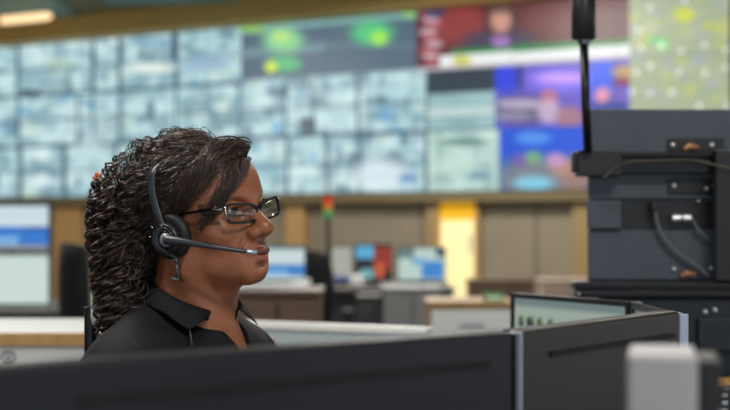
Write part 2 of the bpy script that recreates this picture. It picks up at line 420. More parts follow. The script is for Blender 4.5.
# far-left desk with two stacked monitors
desk('dark desk behind the white counter carrying the two stacked monitors', X(-70, 8), X(92, 8), 7.7, 8.9, Z(307, 8.1), top=mat('dark_desk_top', (70, 66, 64), .5), panel=mat('dark_panel', (60, 60, 62), .6))
def left_up(u, v, P):
    col = np.tile(np.array([[206., 222., 228.]]), (len(u), 1))
    col[(v < .52) & (v > .1)] = (52, 120, 205); col[(v < .3) & (v > .1) & (u < .62)] = (120, 175, 225); col[(v < .52) & (v > .4) & (u > .7)] = (30, 90, 170); col[v < .1] = (140, 150, 155); col[v > .93] = (90, 100, 110)
    return col
zl = Z(307, 8.1)
ta = pxmon('monitor', 'lower of the two stacked monitors at the far left, screen plain white', -34, 50, 253, 305, 8.2, rects((205, 222, 214), [(0, 1, .93, 1, (170, 190, 190))]), deskz=zl)
tb = pxmon('monitor', 'upper of the two stacked monitors at the far left, white and blue screen', -34, 50, 202, 251, 8.2, left_up, deskz=zl, stand=False)
obj('mount_post', MB().box((X(8, 8.2), 8.28, (zl + Z(215, 8.2)) / 2 + .006), (.05, .03, Z(215, 8.2) - zl - .012)), M_black, tb, bevel=.003)
# white counter, left
Yc = 3.7; zc = Z(334, Yc)
t = thing('counter', 'white counter with wooden front edge and round emblem at lower left', 'counter', (X(20, Yc), 4.0, 0))
obj('countertop', MB().box((X(20, Yc), 4.02, zc - .012), (X(140, Yc) - X(-100, Yc), .62, .024)), M_white, t, bevel=.003)
obj('edge_strip', MB().box((X(20, Yc), Yc + .002, zc - .014), (X(140, Yc) - X(-100, Yc), .014, .034)), M_tan, t, bevel=.002)
obj('front_panel', MB().box((X(20, Yc), Yc + .022, (zc - .03) / 2), (X(138, Yc) - X(-98, Yc), .03, zc - .03)), M_white, t)
obj('rear_panel', MB().box((X(20, Yc), 4.29, (zc - .03) / 2), (X(138, Yc) - X(-98, Yc), .03, zc - .03)), M_white, t)
R90 = Matrix.Rotation(PI / 2, 3, 'X')
ring = [at(8, 358, Yc + .006) + Vector((math.cos(a) * .017, 0, math.sin(a) * .017)) for a in np.linspace(0, 2 * PI, 24, endpoint=False)]
obj('emblem_ring', MB().loop_sweep(ring, [(-.002, -.002), (.002, -.002), (.002, .003), (-.002, .003)], (0, 1, 0)), M_char, t)
obj('emblem_bar', MB().box(at(8, 359, Yc + .006), (.006, .005, .02)), M_char, t)

# office chairs
def chair_at(label, x, y, yaw, zback, seat=.47, group=None, scale=1.0):
    t = thing('office_chair', label, 'chair', (x, y, 0), group); R = Matrix.Rotation(yaw, 3, 'Z')
    W = lambda a, b, c: Vector((x, y, 0)) + R @ Vector((a, b, c))
    def cush(name, c, d, bv): 
        mb = MB(); mb.box(W(*c), d, M=R); return obj(name, mb, M_fabric, t, bevel=bv)
    cush('seat', (0, 0, seat - .035), (.48, .46, .07), .03)
    mb = MB(); n = 9; h0, h1 = seat + .08, zback
    vs = []; fs = []
    for layer in (0, 1):
        for j in range(n):
            v = j / (n - 1); wd = .23 * (1 - .25 * abs(2 * v - 1) ** 3)
            for i in range(n):
                u = i / (n - 1) * 2 - 1
                vs.append(W(u * wd, .22 + .04 * math.sin(v * PI) * .6 - .05 * u * u + layer * .035 + .04 * v, h0 + (h1 - h0) * v - .03 * abs(u) ** 3 * (v - .3)))
    for l in (0, 1):
        for j in range(n - 1):
            for i in range(n - 1):
                q = (l * n * n + j * n + i, l * n * n + j * n + i + 1, l * n * n + (j + 1) * n + i + 1, l * n * n + (j + 1) * n + i); fs.append(q if l == 0 else q[::-1])
    for j in range(n - 1):
        for i in (0, n - 1): fs.append((j * n + i, (j + 1) * n + i, n * n + (j + 1) * n + i, n * n + j * n + i))
        for jj in (0, n - 1): fs.append((jj * n + j, jj * n + j + 1, n * n + jj * n + j + 1, n * n + jj * n + j))
    obj('backrest', mb.add(vs, fs), M_fabric, t, smooth=True)
    obj('back_bracket', MB().tube([W(0, .1, seat - .08), W(0, .27, seat - .05), W(0, .31, seat + .2)], .018), M_black, t)
    for sx in (-1, 1):
        obj('armrest', MB().tube([W(sx * .2, 0, seat - .07), W(sx * .29, 0, seat - .05), W(sx * .29, .0, seat + .16)], .014).box(W(sx * .29, -.02, seat + .175), (.07, .24, .03), M=R), M_black, t)
    obj('gas_column', MB().tube([W(0, 0, .08), W(0, 0, seat - .07)], .025), M_dkmetal, t)
    mb = MB()
    for k in range(5):
        a = k * 2 * PI / 5 + .3; mb.tube([W(0, 0, .11), W(.3 * math.cos(a), .3 * math.sin(a), .075)], [.025, .014])
    obj('star_base', mb, M_black, t)
    for k in range(5):
        a = k * 2 * PI / 5 + .3; p = W(.3 * math.cos(a), .3 * math.sin(a), .03); q = R @ Vector((math.sin(a), -math.cos(a), 0)) * .022
        obj('caster', MB().tube([p - q, p + q], .03, 14), M_black, t)
    return t
chair_at('black office chair behind the white counter, left of her curls', X(122, 6.9), 6.9, PI / 2 + .45, 1.12)
chair_at('black office chair at the far desks beside the signal light', X(303, 9.1), 9.15, PI - .1, 1.05)

# partition and cabinets between her and the far desks
Yp = 4.0; zp = Z(324, Yp)
t = thing('partition', 'low pale blue grey desk partition right of her shoulder', 'partition', (X(350, Yp), Yp, 0))
mb = MB(); a = Vector((X(240, 4.0), 4.0, 0)); b = Vector((X(432, 3.62), 3.72, 0)); dv = (b - a); L_ = dv.length; an = math.atan2(dv.y, dv.x); mid = (a + b) / 2
obj('panel', mb.box((mid.x, mid.y, zp / 2), (L_, .035, zp - .02), rz=an), M_frost, t, bevel=.003)
obj('top_rail', MB().box((mid.x, mid.y, zp), (L_, .045, .02), rz=an), M_white, t, bevel=.003)
for sg in (-1, 1):
    e = mid + dv.normalized() * sg * (L_ / 2 - .1)
    obj('foot', MB().box((e.x, e.y, .01), (.06, .35, .02), rz=an), M_grey, t, bevel=.003)
def cabinet(label, x0, x1, y0, dep, z, body, door, nd=2, name='cabinet', top=None, handle=M_silver, drawers=False):
    t = thing(name, label, 'cabinet', ((x0 + x1) / 2, y0 + dep / 2, 0))
    obj('body', MB().box(((x0 + x1) / 2, y0 + dep / 2 + .01, (z - .02) / 2), (x1 - x0, dep - .02, z - .02)), body, t, bevel=.004)
    obj('top', MB().box(((x0 + x1) / 2, y0 + dep / 2, z - .01), (x1 - x0 + .02, dep, .02)), top or body, t, bevel=.003)
    w = (x1 - x0) / nd
    for k in range(nd):
        xa = x0 + k * w
        if drawers:
            hh = (z - .06) / 3
            for q in range(3):
                d_ = obj('drawer', MB().box((xa + w / 2, y0, .03 + hh * (q + .5)), (w - .012, .018, hh - .01)), door, t, bevel=.002)
                obj('handle', MB().box((xa + w / 2, y0 - .016, .03 + hh * (q + .72)), (w * .3, .014, .012)), handle, d_, bevel=.002)
        else:
            d_ = obj('door', MB().box((xa + w / 2, y0, (z - .02) / 2), (w - .01, .018, z - .06)), door, t, bevel=.002)
            obj('handle', MB().box((xa + (w - .04 if k % 2 == 0 else .04), y0 - .016, z * .7), (.012, .014, .1)), handle, d_, bevel=.002)
    return t
cabinet('dark walnut cabinet behind the partition, right of her chin', X(236, 5.6), X(319, 5.6), 5.6, .5, Z(291, 5.6), M_brown, M_brown, 2)
desk('white desk with a monitor on it, behind the walnut cabinet', X(216, 7.6), X(306, 7.6), 7.2, 8.3, Z(287, 7.2), top=M_white, panel=M_white)
pxmon('monitor', 'monitor right of her cheek showing white and blue windows', 236, 306, 245, 281, 7.8,
      rects((205, 222, 222), [(0, 1, .1, .45, (60, 130, 205)), (.0, .75, .1, .3, (120, 180, 225)), (0, 1, .92, 1, (120, 140, 150)), (0, 1, 0, .08, (215, 225, 220))]), deskz=Z(287, 7.2), strength=.9)
t = desk('grey desk in the distance carrying three small monitors', X(329, 10), X(452, 10), 9.6, 10.7, Z(286, 10), top=mat('dull_brown_top', (92, 84, 78), .5), panel=mat('dark_grey_panel', (66, 66, 68), .6))
zf = Z(286, 10)
pxmon('monitor', 'distant monitor with a grey white page, beside the black chair', 331, 353, 246, 282, 10, rects((176, 180, 168), [(0, 1, 0, .14, (70, 90, 150))]), deskz=zf, yaw=0, strength=.85)
pxmon('monitor', 'distant monitor showing black, cyan and red orange picture', 355, 392, 244, 282, 10.0,
      rects((24, 26, 36), [(.0, .5, .62, .98, (90, 175, 215)), (.5, 1, .3, .95, (150, 50, 40)), (.55, .8, .1, .5, (205, 95, 50)), (.1, .5, .05, .35, (110, 175, 180)), (0, .2, .3, .6, (20, 20, 30))]), deskz=zf, strength=.9)
pxmon('monitor', 'distant monitor with pale green and blue windows, nearest the lit door', 397, 446, 247, 283, 10,
      rects((190, 214, 206), [(.0, .35, .7, 1, (100, 130, 130)), (.5, .95, .12, .6, (62, 135, 210)), (.3, .6, .5, .7, (110, 175, 215)), (.8, 1, .75, 1, (60, 80, 90)), (0, 1, 0, .06, (90, 100, 100))]), deskz=zf, strength=.9)
def mug(label, x, y, z, m):
    o = obj('mug', MB().lathe([(.036, 0), (.04, .005), (.04, .09), (.036, .09), (.036, .01)], (x, y, z), 24), m, None, smooth=True); return tag(o, label, 'mug')
o = mug('round white mug on the distant grey desk below the left monitor', X(357, 9.7), 9.68, zf, M_white)
cabinet('grey cabinet with plain doors in front of the distant desk', X(384, 8.6), X(441, 8.6), 8.6, .5, Z(288, 8.6), M_grey, M_grey, 2)
cabinet('white cabinet with tan wooden top right of centre', X(430, 6.5), X(514, 6.5), 6.5, .5, Z(302, 6.5), M_tan, M_white, 1, top=M_tan, drawers=True)
cabinet('low dark brown sideboard against the far wall right of the lit door', X(470, 11.3), X(534, 11.3), 11.3, .4, Z(280, 11.3), M_brown, M_brown, 3)
cabinet('pale beige sideboard right of the brown one at the far wall', X(542, 11.0), X(592, 11.0), 11.0, .4, Z(280, 11.0), mat('beige_laminate', (176, 156, 140), .5), mat('beige_laminate', (176, 156, 140), .5), 2)
t = thing('letter_tray', 'small green tray on the white cabinet with tan top', 'tray', (X(496, 6.6), 6.65, Z(302, 6.5)))
p = Vector((X(494, 6.6), 6.65, Z(302, 6.5)))
mb = MB().box(p + Vector((0, 0, .004)), (.08, .12, .008))
for sx in (-1, 1): mb.box(p + Vector((sx * .037, 0, .018)), (.006, .12, .036))
mb.box(p + Vector((0, .057, .018)), (.08, .006, .036))
obj('tray', mb, M_green, t); obj('paper', MB().box(p + Vector((0, 0, .012)), (.06, .1, .008)), M_white, t)
# grey file block left of the grey cabinet
cabinet('dark grey pedestal under the distant desk beside the grey cabinet', X(358, 8.9), X(380, 8.9), 8.9, .4, Z(296, 8.9), mat('slate', (74, 76, 78), .6), mat('slate', (74, 76, 78), .6), 1)

# signal tower light
Ys = 8.55; p = at(328, 245, Ys)
t = thing('signal_light', 'red, amber and green signal light on a thin dark pole', 'signal light', (X(328, Ys), Ys, 0))
obj('pole', MB().tube([(p.x, Ys, .02), (p.x, Ys, Z(217, Ys))], .012), M_dkmetal, t)
obj('pole_base', MB().lathe([(.05, 0), (.05, .015), (.03, .03)], (p.x, Ys, 0)), M_dkmetal, t, smooth=False)
for (y0, y1, m, nm) in ((217, 210.5, M_grn, 'green_lens'), (210.5, 204.5, M_amber, 'amber_lens'), (204.5, 197, M_red, 'red_lens')):
    obj(nm, MB().tube([(p.x, Ys, Z(y0, Ys)), (p.x, Ys, Z(y1, Ys))], .026, 18), m, t)
obj('cap', MB().tube([(p.x, Ys, Z(197, Ys)), (p.x, Ys, Z(195.5, Ys))], .02, 18), M_dkmetal, t)

# ------------------------------------------------------------------ her desk and foreground monitors
O = Vector((-0.2305, 2.1064, 1.224))
BY = math.radians(57)
Rb = Matrix(((-math.cos(BY), math.sin(BY), 0), (-math.sin(BY), -math.cos(BY), 0), (0, 0, 1)))   # local x = her right, y = forward
def bw(x, y, z): return O + Rb @ Vector((x, y, z))
DA = math.radians(50)
Rd = Matrix(((-math.cos(DA), math.sin(DA), 0), (-math.sin(DA), -math.cos(DA), 0), (0, 0, 1)))
def dw(x, y, z): return O + Rd @ Vector((x, y, z))
DZ = .74
t = thing('workstation_desk', 'large desk in front of the seated woman under the near monitors', 'desk', dw(.1, .7, 0) * 1)
t.location.z = 0
obj('desktop', MB().box((dw(.16, .74, 0).x, dw(.16, .74, 0).y, DZ - .015), (1.56, 1.06, .03), M=Rd), M_deskwood, t, bevel=.004)
for (a, b) in ((.88, .24), (.88, 1.2), (-.56, .24), (-.56, 1.2)):
    q = dw(a, b, 0); obj('leg', MB().box((q.x, q.y, (DZ - .03) / 2), (.05, .05, DZ - .03), M=Rd), M_char, t, bevel=.004)
def fg_monitor(label, A, B, ztop, h, back, trim, groove=True):
    """A, B: ends of its top edge on the back side (left, right as the camera sees them)"""
    A = Vector((A[0], A[1], 0)); B = Vector((B[0], B[1], 0)); d = (B - A); w = d.length; d.normalize(); n = Vector((d.y, -d.x, 0))   # n points to the camera
    R = Matrix((d, -n, Vector((0, 0, 1)))).transposed(); mid = (A + B) / 2; zb = ztop - h
    t = thing('desk_monitor', label, 'monitor', Vector((mid.x, mid.y, DZ)))
    G = lambda a, o, z: mid + d * a + n * o + Vector((0, 0, z))
    obj('back_shell', MB().box(G(0, -.009, zb + h / 2), (w, .018, h), M=R), back, t, bevel=.005)
    for sg in (-1, 1): obj('side_trim', MB().box(G(sg * (w / 2 + .0015), -.012, zb + h / 2), (.004, .026, h - .004), M=R), trim, t, bevel=.001)
    obj('rear_bulge', MB().box(G(0, .012, zb + h * .40), (w * .62, .03, h * .52), M=R), back, t, bevel=.012)
    mb = MB().box(G(0.02, .0008, ztop - .030), (w * .80, .0035, .006), M=R)
    obj('vent_slot', mb, mat('slot_black', (8, 8, 9), .7), t)
    obj('bezel', MB().box(G(0, -.021, ztop - .005), (w, .006, .01), M=R).box(G(0, -.021, zb + .01), (w, .006, .02), M=R).box(G(-w / 2 + .005, -.021, zb + h / 2), (.01, .006, h), M=R).box(G(w / 2 - .005, -.021, zb + h / 2), (.01, .006, h), M=R), M_black, t)
    P0 = G(w / 2 - .01, -.0195, zb + .02)
    paint_grid('screen', P0, -d * (w - .02), Vector((0, 0, h - .03)), 30, 20, rects((205, 215, 225), [(0, 1, .9, 1, (60, 80, 110)), (.05, .45, .1, .8, (235, 240, 245)), (.5, .95, .3, .8, (150, 175, 205))]), t, .8)
    obj('stand_neck', MB().box(G(0, .032, (DZ + .013 + zb + h * .4) / 2), (.06, .02, zb + h * .4 - DZ - .013), M=R), M_black, t, bevel=.004)
    obj('stand_base', MB().box(G(0, -.0, DZ + .007), (.26, .2, .012), M=R), M_black, t, bevel=.005)
    return t
m1 = fg_monitor('nearest black monitor seen from behind along the bottom edge', (at(-14, 226, 1.03).x, 1.03), (at(514, 226, 1.385).x, 1.385), 1.2 - .1025, .325, M_black2, M_dkmetal)
m2 = fg_monitor('brownish black monitor seen from behind with silver side, right of the nearest', (at(522, 226, 1.50).x, 1.50), (at(680, 226, 1.84).x, 1.84), 1.2 - .110, .325, M_brownblk, M_silver)
# slim grey computer tower close to the camera
Yt = 1.02; zt_ = Z(354, Yt)
a = Vector((X(627, Yt), Yt, 0)); b = Vector((X(698, Yt - .01), Yt - .01, 0)); dv = (b - a).normalized(); n = Vector((dv.y, -dv.x, 0))
q = b + Vector((.022, .05, 0)); 
t = thing('small_computer', 'blurred pale grey upright computer case at bottom right', 'computer', Vector(((a.x + b.x) / 2, Yt + .09, DZ)))
w = (b - a).length; R = Matrix((dv, -n, Vector((0, 0, 1)))).transposed(); mid = (a + b) / 2
G = lambda x_, o, z: mid + dv * x_ + n * o + Vector((0, 0, z))
obj('side_cover', MB().box(G(0, -.045, (zt_ + DZ) / 2 + .004), (w, .09, zt_ - DZ - .008), M=R), M_ltgrey, t, bevel=.004)
obj('front_bezel', MB().box(G(w / 2 + .0085, -.045, (zt_ + DZ) / 2 + .004), (.016, .08, zt_ - DZ - .016), M=R), M_black, t, bevel=.003)
obj('power_button', MB().tube([G(w / 2 + .017, -.05, zt_ - .05), G(w / 2 + .019, -.05, zt_ - .05)], .006, 16), M_silver, t)
mb = MB()
for sx in (-1, 1): mb.box(G(sx * w * .35, -.045, DZ + .004), (.012, .08, .008), M=R)
obj('foot', mb, M_black, t)

# ------------------------------------------------------------------ second desk: angled screens, monitor rack, phone
t = desk('side desk under the angled screens and the monitor rack', .27, 1.75, 2.62, 3.62, DZ, top=mat('near_black_laminate', (40, 40, 44), .4), panel=M_char, edge=M_tan)
hB = .137
def desktop_screen(u, v, P):
    col = np.tile(np.array([[168., 184., 172.]]), (len(u), 1))
    col[(v > .93)] = (120, 140, 140)
    for k in range(4):
        c0 = .03 + k * .095
        kk = (u > c0) & (u < c0 + .055) & (v > .79) & (v < .87); col[kk] = (40, 50, 62)
        kk = (u > c0 + .03) & (u < c0 + .055) & (v > .83) & (v < .87); col[kk] = (110, 150, 60)
    kk = (v < .58) & (v > .12) & (u > .04) & (u < .5); col[kk] = (150, 165, 160)
    kk = (v < .8) & (v > .12) & (u > .54) & (u < .96); col[kk] = (178, 192, 182)
    kk = (u > .56) & (u < .68) & (v > .62) & (v < .66); col[kk] = (40, 45, 50)
    kk = (v > .905) & (v < .92) & (u > .12) & (u < .34); col[kk] = (120, 150, 170)
    col[v < .05] = (30, 40, 60)
    return col
zB = 1.2 - hB
yBl = hB * F / 67.0; yBr = hB * F / 76.0; yC = hB * F / 88.0
A = Vector((X(513, yBl), yBl, 0)); B = Vector((X(631, yBr), yBr, 0)); Cc = Vector((X(681, yC), yC, 0))
def mon_between(label, A, B, ztop, h, fn, **kw):
    d = B - A; mid = (A + B) / 2
    return monitor('monitor', label, mid.x, mid.y, ztop - h, d.length, h, math.atan2(d.y, d.x), fn, deskz=DZ, **kw)
mon_between('monitor with pale green desktop and small icons, behind the near monitors', A, B, zB, .28, desktop_screen, strength=.75, bz=.009, side=M_silver)
mon_between('steeply turned monitor with silver edge beside the pale green one', B + Vector((.004, -.01, 0)), Cc, zB, .28, rects((70, 80, 84), [(0, 1, .9, 1, (120, 130, 130))]), strength=.5, bz=.011, side=M_silver, th=.010)

# monitor rack
Yr = 3.12
rk = thing('monitor_rack', 'black steel rack with cross rail and tall pole at the right', 'monitor rack', (X(600, Yr), Yr, DZ))
def pbox(mb, x0, x1, y0, y1, Y, dep):    # box whose camera-side face fills a rectangle at distance Y
    return mb.box((X((x0 + x1) / 2, Y), Y + dep / 2, Z((y0 + y1) / 2, Y)), (abs(x1 - x0) / F * Y, dep, abs(y1 - y0) / F * Y))
Yq = Yr - .06
obj('cross_rail', pbox(pbox(MB(), 573, 880, 152, 157, Yq, .035), 600, 880, 157, 173, Yq + .01, .02), M_dkmetal, rk, bevel=.002)
obj('rail_clamp', pbox(pbox(MB(), 578, 622, 150, 176, Yq - .015, .05), 573, 580, 154, 172, Yq - .005, .035), M_black, rk, bevel=.003)
obj('post', pbox(MB(), 716, 742, 150, 281, Yq - .03, .03), M_black, rk, bevel=.003)
zpole = Z(153, Yq)
obj('base_post', MB().box((X(878, Yq), Yq + .02, (DZ + zpole + .02) / 2), (.04, .04, zpole - DZ + .02)), M_dkmetal, rk, bevel=.003)
obj('base_plate', MB().box((X(878, Yq) + .02, Yq + .02, DZ + .008), (.12, .3, .014)), M_dkmetal, rk, bevel=.003)
obj('pole', MB().tube([at(588, 153, Yq - .03), at(585.5, 100, Yq - .03), at(584, 42, Yq - .03)], .0095, 14), M_dkmetal, rk, smooth=True)
obj('pole_collar', MB().tube([at(584, 44, Yq - .03), at(584, 40, Yq - .03), at(584, 39, Yq - .03), at(583.6, 27, Yq - .03)], [.014, .014, .011, .011], 16), mat('brushed_steel', (130, 134, 138), .3, metal=.8), rk)
obj('pole_grip', MB().tube([at(583.6, 40, Yq - .03), at(583.6, 38, Yq - .03), at(583, -40, Yq - .03)], [.022, .0265, .0255], 20), M_black, rk, smooth=True)
# upper monitor on the rack, seen from behind
um = thing('rack_monitor', 'upper monitor on the rack seen from behind with chrome screws', 'monitor', (X(700, Yr), Yr, Z(281, Yr)))
obj('back_shell', pbox(MB(), 590, 840, 109, 281, Yr, .035), M_char, um, bevel=.004)
obj('lower_cover', pbox(MB(), 588, 838, 231, 280, Yr - .010, .010), M_char, um, bevel=.003)
obj('connector_cover', pbox(MB(), 588, 622, 200, 229, Yr - .022, .021), M_char, um, bevel=.003)
obj('upper_cover', pbox(MB(), 588, 838, 176, 199, Yr - .010, .010), M_char, um, bevel=.003)
obj('port_recess', pbox(MB(), 622, 838, 201, 229, Yr - .002, .004), M_black, um)
obj('mount_plate', pbox(MB(), 668, 724, 138, 152, Yr - .008, .006), M_black, um, bevel=.002)
obj('mount_plate', pbox(MB(), 668, 724, 178, 194, Yr - .016, .006), M_black, um, bevel=.002)
for (x, y) in [(673, 145), (712, 145), (674, 186), (706, 189), (714, 186), (674, 269), (711, 268), (698, 201)]:
    r = .0048 if y != 201 else .003
    p = at(x, y, Yr - (.0145 if y != 145 else .008))
    obj('screw', MB().lathe([(r, 0), (r * .95, .004), (r * .6, .006)], p, 14, M=Matrix.Rotation(PI / 2, 3, 'X')), M_screw, um, smooth=True)
for (x, y) in [(691, 148), (688, 275)]:
    mb = MB(); q = at(x, y, Yr - .02); mb.tube([q + Vector((-.014, 0, -.004)), q + Vector((-.004, -.004, .004)), q + Vector((.016, -.002, .001))], [.005, .007, .005], 10)
    obj('cable_tie', mb, M_copper, um, smooth=True)
P0 = Vector((X(836, Yr), Yr + .0365, Z(277, Yr)))
paint_grid('screen', P0, Vector((X(594, Yr) - X(836, Yr), 0, 0)), Vector((0, 0, Z(113, Yr) - Z(277, Yr))), 20, 14, rects((170, 180, 190), [(.1, .6, .2, .8, (120, 150, 190))]), um, .5)
cp = mat('grey_braided_cable', (108, 112, 118), .5, noise=.3, scale=600)
def bez(pts, n=24):
    pts = [Vector(p) for p in pts]; out = []
    P = [pts[0]] + pts + [pts[-1]]
    for i in range(1, len(P) - 2):
        for k in range(n):
            t_ = k / n; a, b, c, d_ = P[i - 1], P[i], P[i + 1], P[i + 2]
            out.append(.5 * ((2 * b) + (-a + c) * t_ + (2 * a - 5 * b + 4 * c - d_) * t_ ** 2 + (-a + 3 * b - 3 * c + d_) * t_ ** 3))
    out.append(pts[-1]); return out
Yk = Yr - .03
cb = thing('video_cable', 'thick grey cable curving down the back of the rack monitor', 'cable', at(656, 202, Yk))
obj('cord', MB().tube(bez([at(656, 210, Yk), at(657, 222, Yk), at(664, 238, Yk), at(680, 255, Yk), at(697, 266, Yk), at(709, 277, Yk)], 8), .0042, 10), cp, cb, smooth=True)
obj('plug', pbox(MB(), 651.5, 659.5, 201, 211, Yk - .006, .02), M_black, cb, bevel=.002)
cb = thing('power_cable', 'thin grey cable with chrome plug on the rack monitor', 'cable', at(690, 214, Yk))
obj('cord', MB().tube(bez([at(691, 217, Yk), at(696, 226, Yk), at(704, 236, Yk), at(716, 245, Yk + .01)], 8), .0032, 10), cp, cb, smooth=True)
mb = MB()
for x in (676.5, 686.5): mb.tube([at(x - 4, 218, Yk), at(x + 4, 218, Yk)], .008, 12)
obj('plug', mb, M_screw, cb)
cb = obj('draped_cable', MB().tube(bez([at(604, 178, Yq - .035), at(614, 169, Yq - .03), at(628, 162, Yq - .012), at(650, 161, Yq - .01), at(690, 160, Yq - .012), at(715, 165, Yq - .04), at(745, 172, Yq - .05)], 8), .0019, 8), mat('dull_tan_cable', (100, 92, 82), .6), None, smooth=True)
tag(cb, 'thin tan grey cable draped along the rack cross rail', 'cable')
# lower monitor on the rack
lm = thing('rack_monitor', 'lower monitor on the rack seen from behind, thick black top edge', 'monitor', (X(700, Yr), Yr, DZ))
Yl = Yr - .08
obj('top_bezel', pbox(pbox(MB(), 575, 852, 282, 290, Yl, .07), 577, 852, 291, 298, Yl + .004, .06), M_dkmetal, lm, bevel=.003)
M_navy = mat('blue_black_shell', (24, 34, 42), .45, noise=.06, scale=20)
obj('back_shell', pbox(MB(), 600, 852, 298, 431, Yl + .02, .035), M_navy, lm, bevel=.004)
obj('rear_bulge', pbox(MB(), 698, 852, 318, 352, Yl + .005, .016), M_navy, lm, bevel=.004)
for (x, y) in [(705, 312), (714.5, 310)]:
    p = at(x, y, Yl + .019); obj('screw', MB().lathe([(.0055, 0), (.005, .005), (.003, .007)], p, 14, M=Matrix.Rotation(PI / 2, 3, 'X')), M_screw, lm, smooth=True)
obj('bezel_screw', MB().lathe([(.003, 0), (.002, .003)], at(579, 294, Yl), 12, M=Matrix.Rotation(PI / 2, 3, 'X')), M_screw, lm)
obj('stand_foot', MB().box((X(726, Yl), Yl + .05, DZ + .008), (.3, .16, .016)).box((X(726, Yl), Yl + .05, DZ + .04), (.06, .03, .06)), M_dkmetal, lm, bevel=.003)
# riser and keypad phone at the lower right edge
Yh = 2.74; zr = Z(388, Yh)
rs = thing('desk_riser', 'wooden edged riser on the side desk at the lower right edge', 'riser', (X(790, Yh), Yh + .08, DZ))
obj('shelf', MB().box((X(718, Yh) + .14, Yh + .10, zr - .008), (.28, .19, .016)), M_tan, rs, bevel=.003)
for sx in (.012, .268): obj('side_support', MB().box((X(718, Yh) + sx, Yh + .10, (DZ + zr - .016) / 2), (.014, .17, zr - .016 - DZ)), M_black, rs)
ph = thing('desk_phone', 'black keypad phone with pale keys at the bottom right corner', 'phone', (X(790, 2.69), 2.66, DZ))
Rt = Matrix.Rotation(math.radians(50), 3, 'X'); pc = Vector((X(718, 2.66) + .11, 2.675, DZ + .0)) 
zt2 = Z(386, 2.68)
obj('phone_body', MB().box((X(720, 2.66) + .1, 2.672, (DZ + zt2) / 2), (.2, .05, zt2 - DZ)), M_black, ph, bevel=.006)
for i in range(4):
    for j in range(4):
        obj('key', MB().box((X(724.5, 2.645) + i * .019, 2.6455, zt2 - .014 - j * .014), (.013, .004, .008)), M_silver if (i + j) % 2 else M_grey, ph, bevel=.0015)

# ------------------------------------------------------------------ the seated woman (implicit surfaces turned into meshes)
HYW, HPT, HRL = math.radians(58), math.radians(3), math.radians(6.6)
def _rot(y, p, r):
    c, s = math.cos(y), math.sin(y); A = np.array([[-c, s, 0], [-s, -c, 0], [0, 0, 1.]])
    c, s = math.cos(p), math.sin(p); B = np.array([[1, 0, 0], [0, c, -s], [0, s, c]])
    c, s = math.cos(r), math.sin(r); D = np.array([[c, 0, s], [0, 1, 0], [-s, 0, c]])
    return A @ B @ D
HM = _rot(HYW, HPT, HRL); HO = np.array([-.242, 2.116, 1.1955])
BM = np.array(Rb)
def hw(p): return Vector(HO + HM @ np.array(p, float))
def toh(W): return (W - HO.astype(np.float32)) @ HM.astype(np.float32)          # world -> head frame
def tob(W): return (W - np.array(O, dtype=np.float32)) @ BM.astype(np.float32)  # world -> body frame
def hl(px, py, xl):   # head-frame point on the sight line at sideways distance xl
    d = np.array([(px - CX) / F, 1, (HY - py) / F]); o = np.array([0, 0, CZ])
    a = HM.T @ (o - HO); b = HM.T @ d; t = (xl - a[0]) / b[0]; return a + b * t
def ELL(P, c, r):
    q = P - np.array(c, np.float32); r = np.array(r, np.float32)
    k0 = np.linalg.norm(q / r, axis=-1); k1 = np.linalg.norm(q / (r * r), axis=-1) + 1e-9
    return k0 * (k0 - 1) / k1
def CAP(P, a, b, ra, rb):
    a = np.array(a, np.float32); b = np.array(b, np.float32); ba = b - a; pa = P - a
    h = np.clip((pa @ ba) / (ba @ ba), 0, 1)
    return np.linalg.norm(pa - h[..., None] * ba, axis=-1) - (ra + (rb - ra) * h)
def SM(a, b, k): 
    h = np.maximum(k - np.abs(a - b), 0) / k; return np.minimum(a, b) - h * h * k * .25
def SX(a, b, k): return -SM(-a, -b, k)
def both(fn, P):   # mirrored pair: nearest side
    Q = P.copy(); Q[..., 0] = np.abs(Q[..., 0]); return fn(Q)
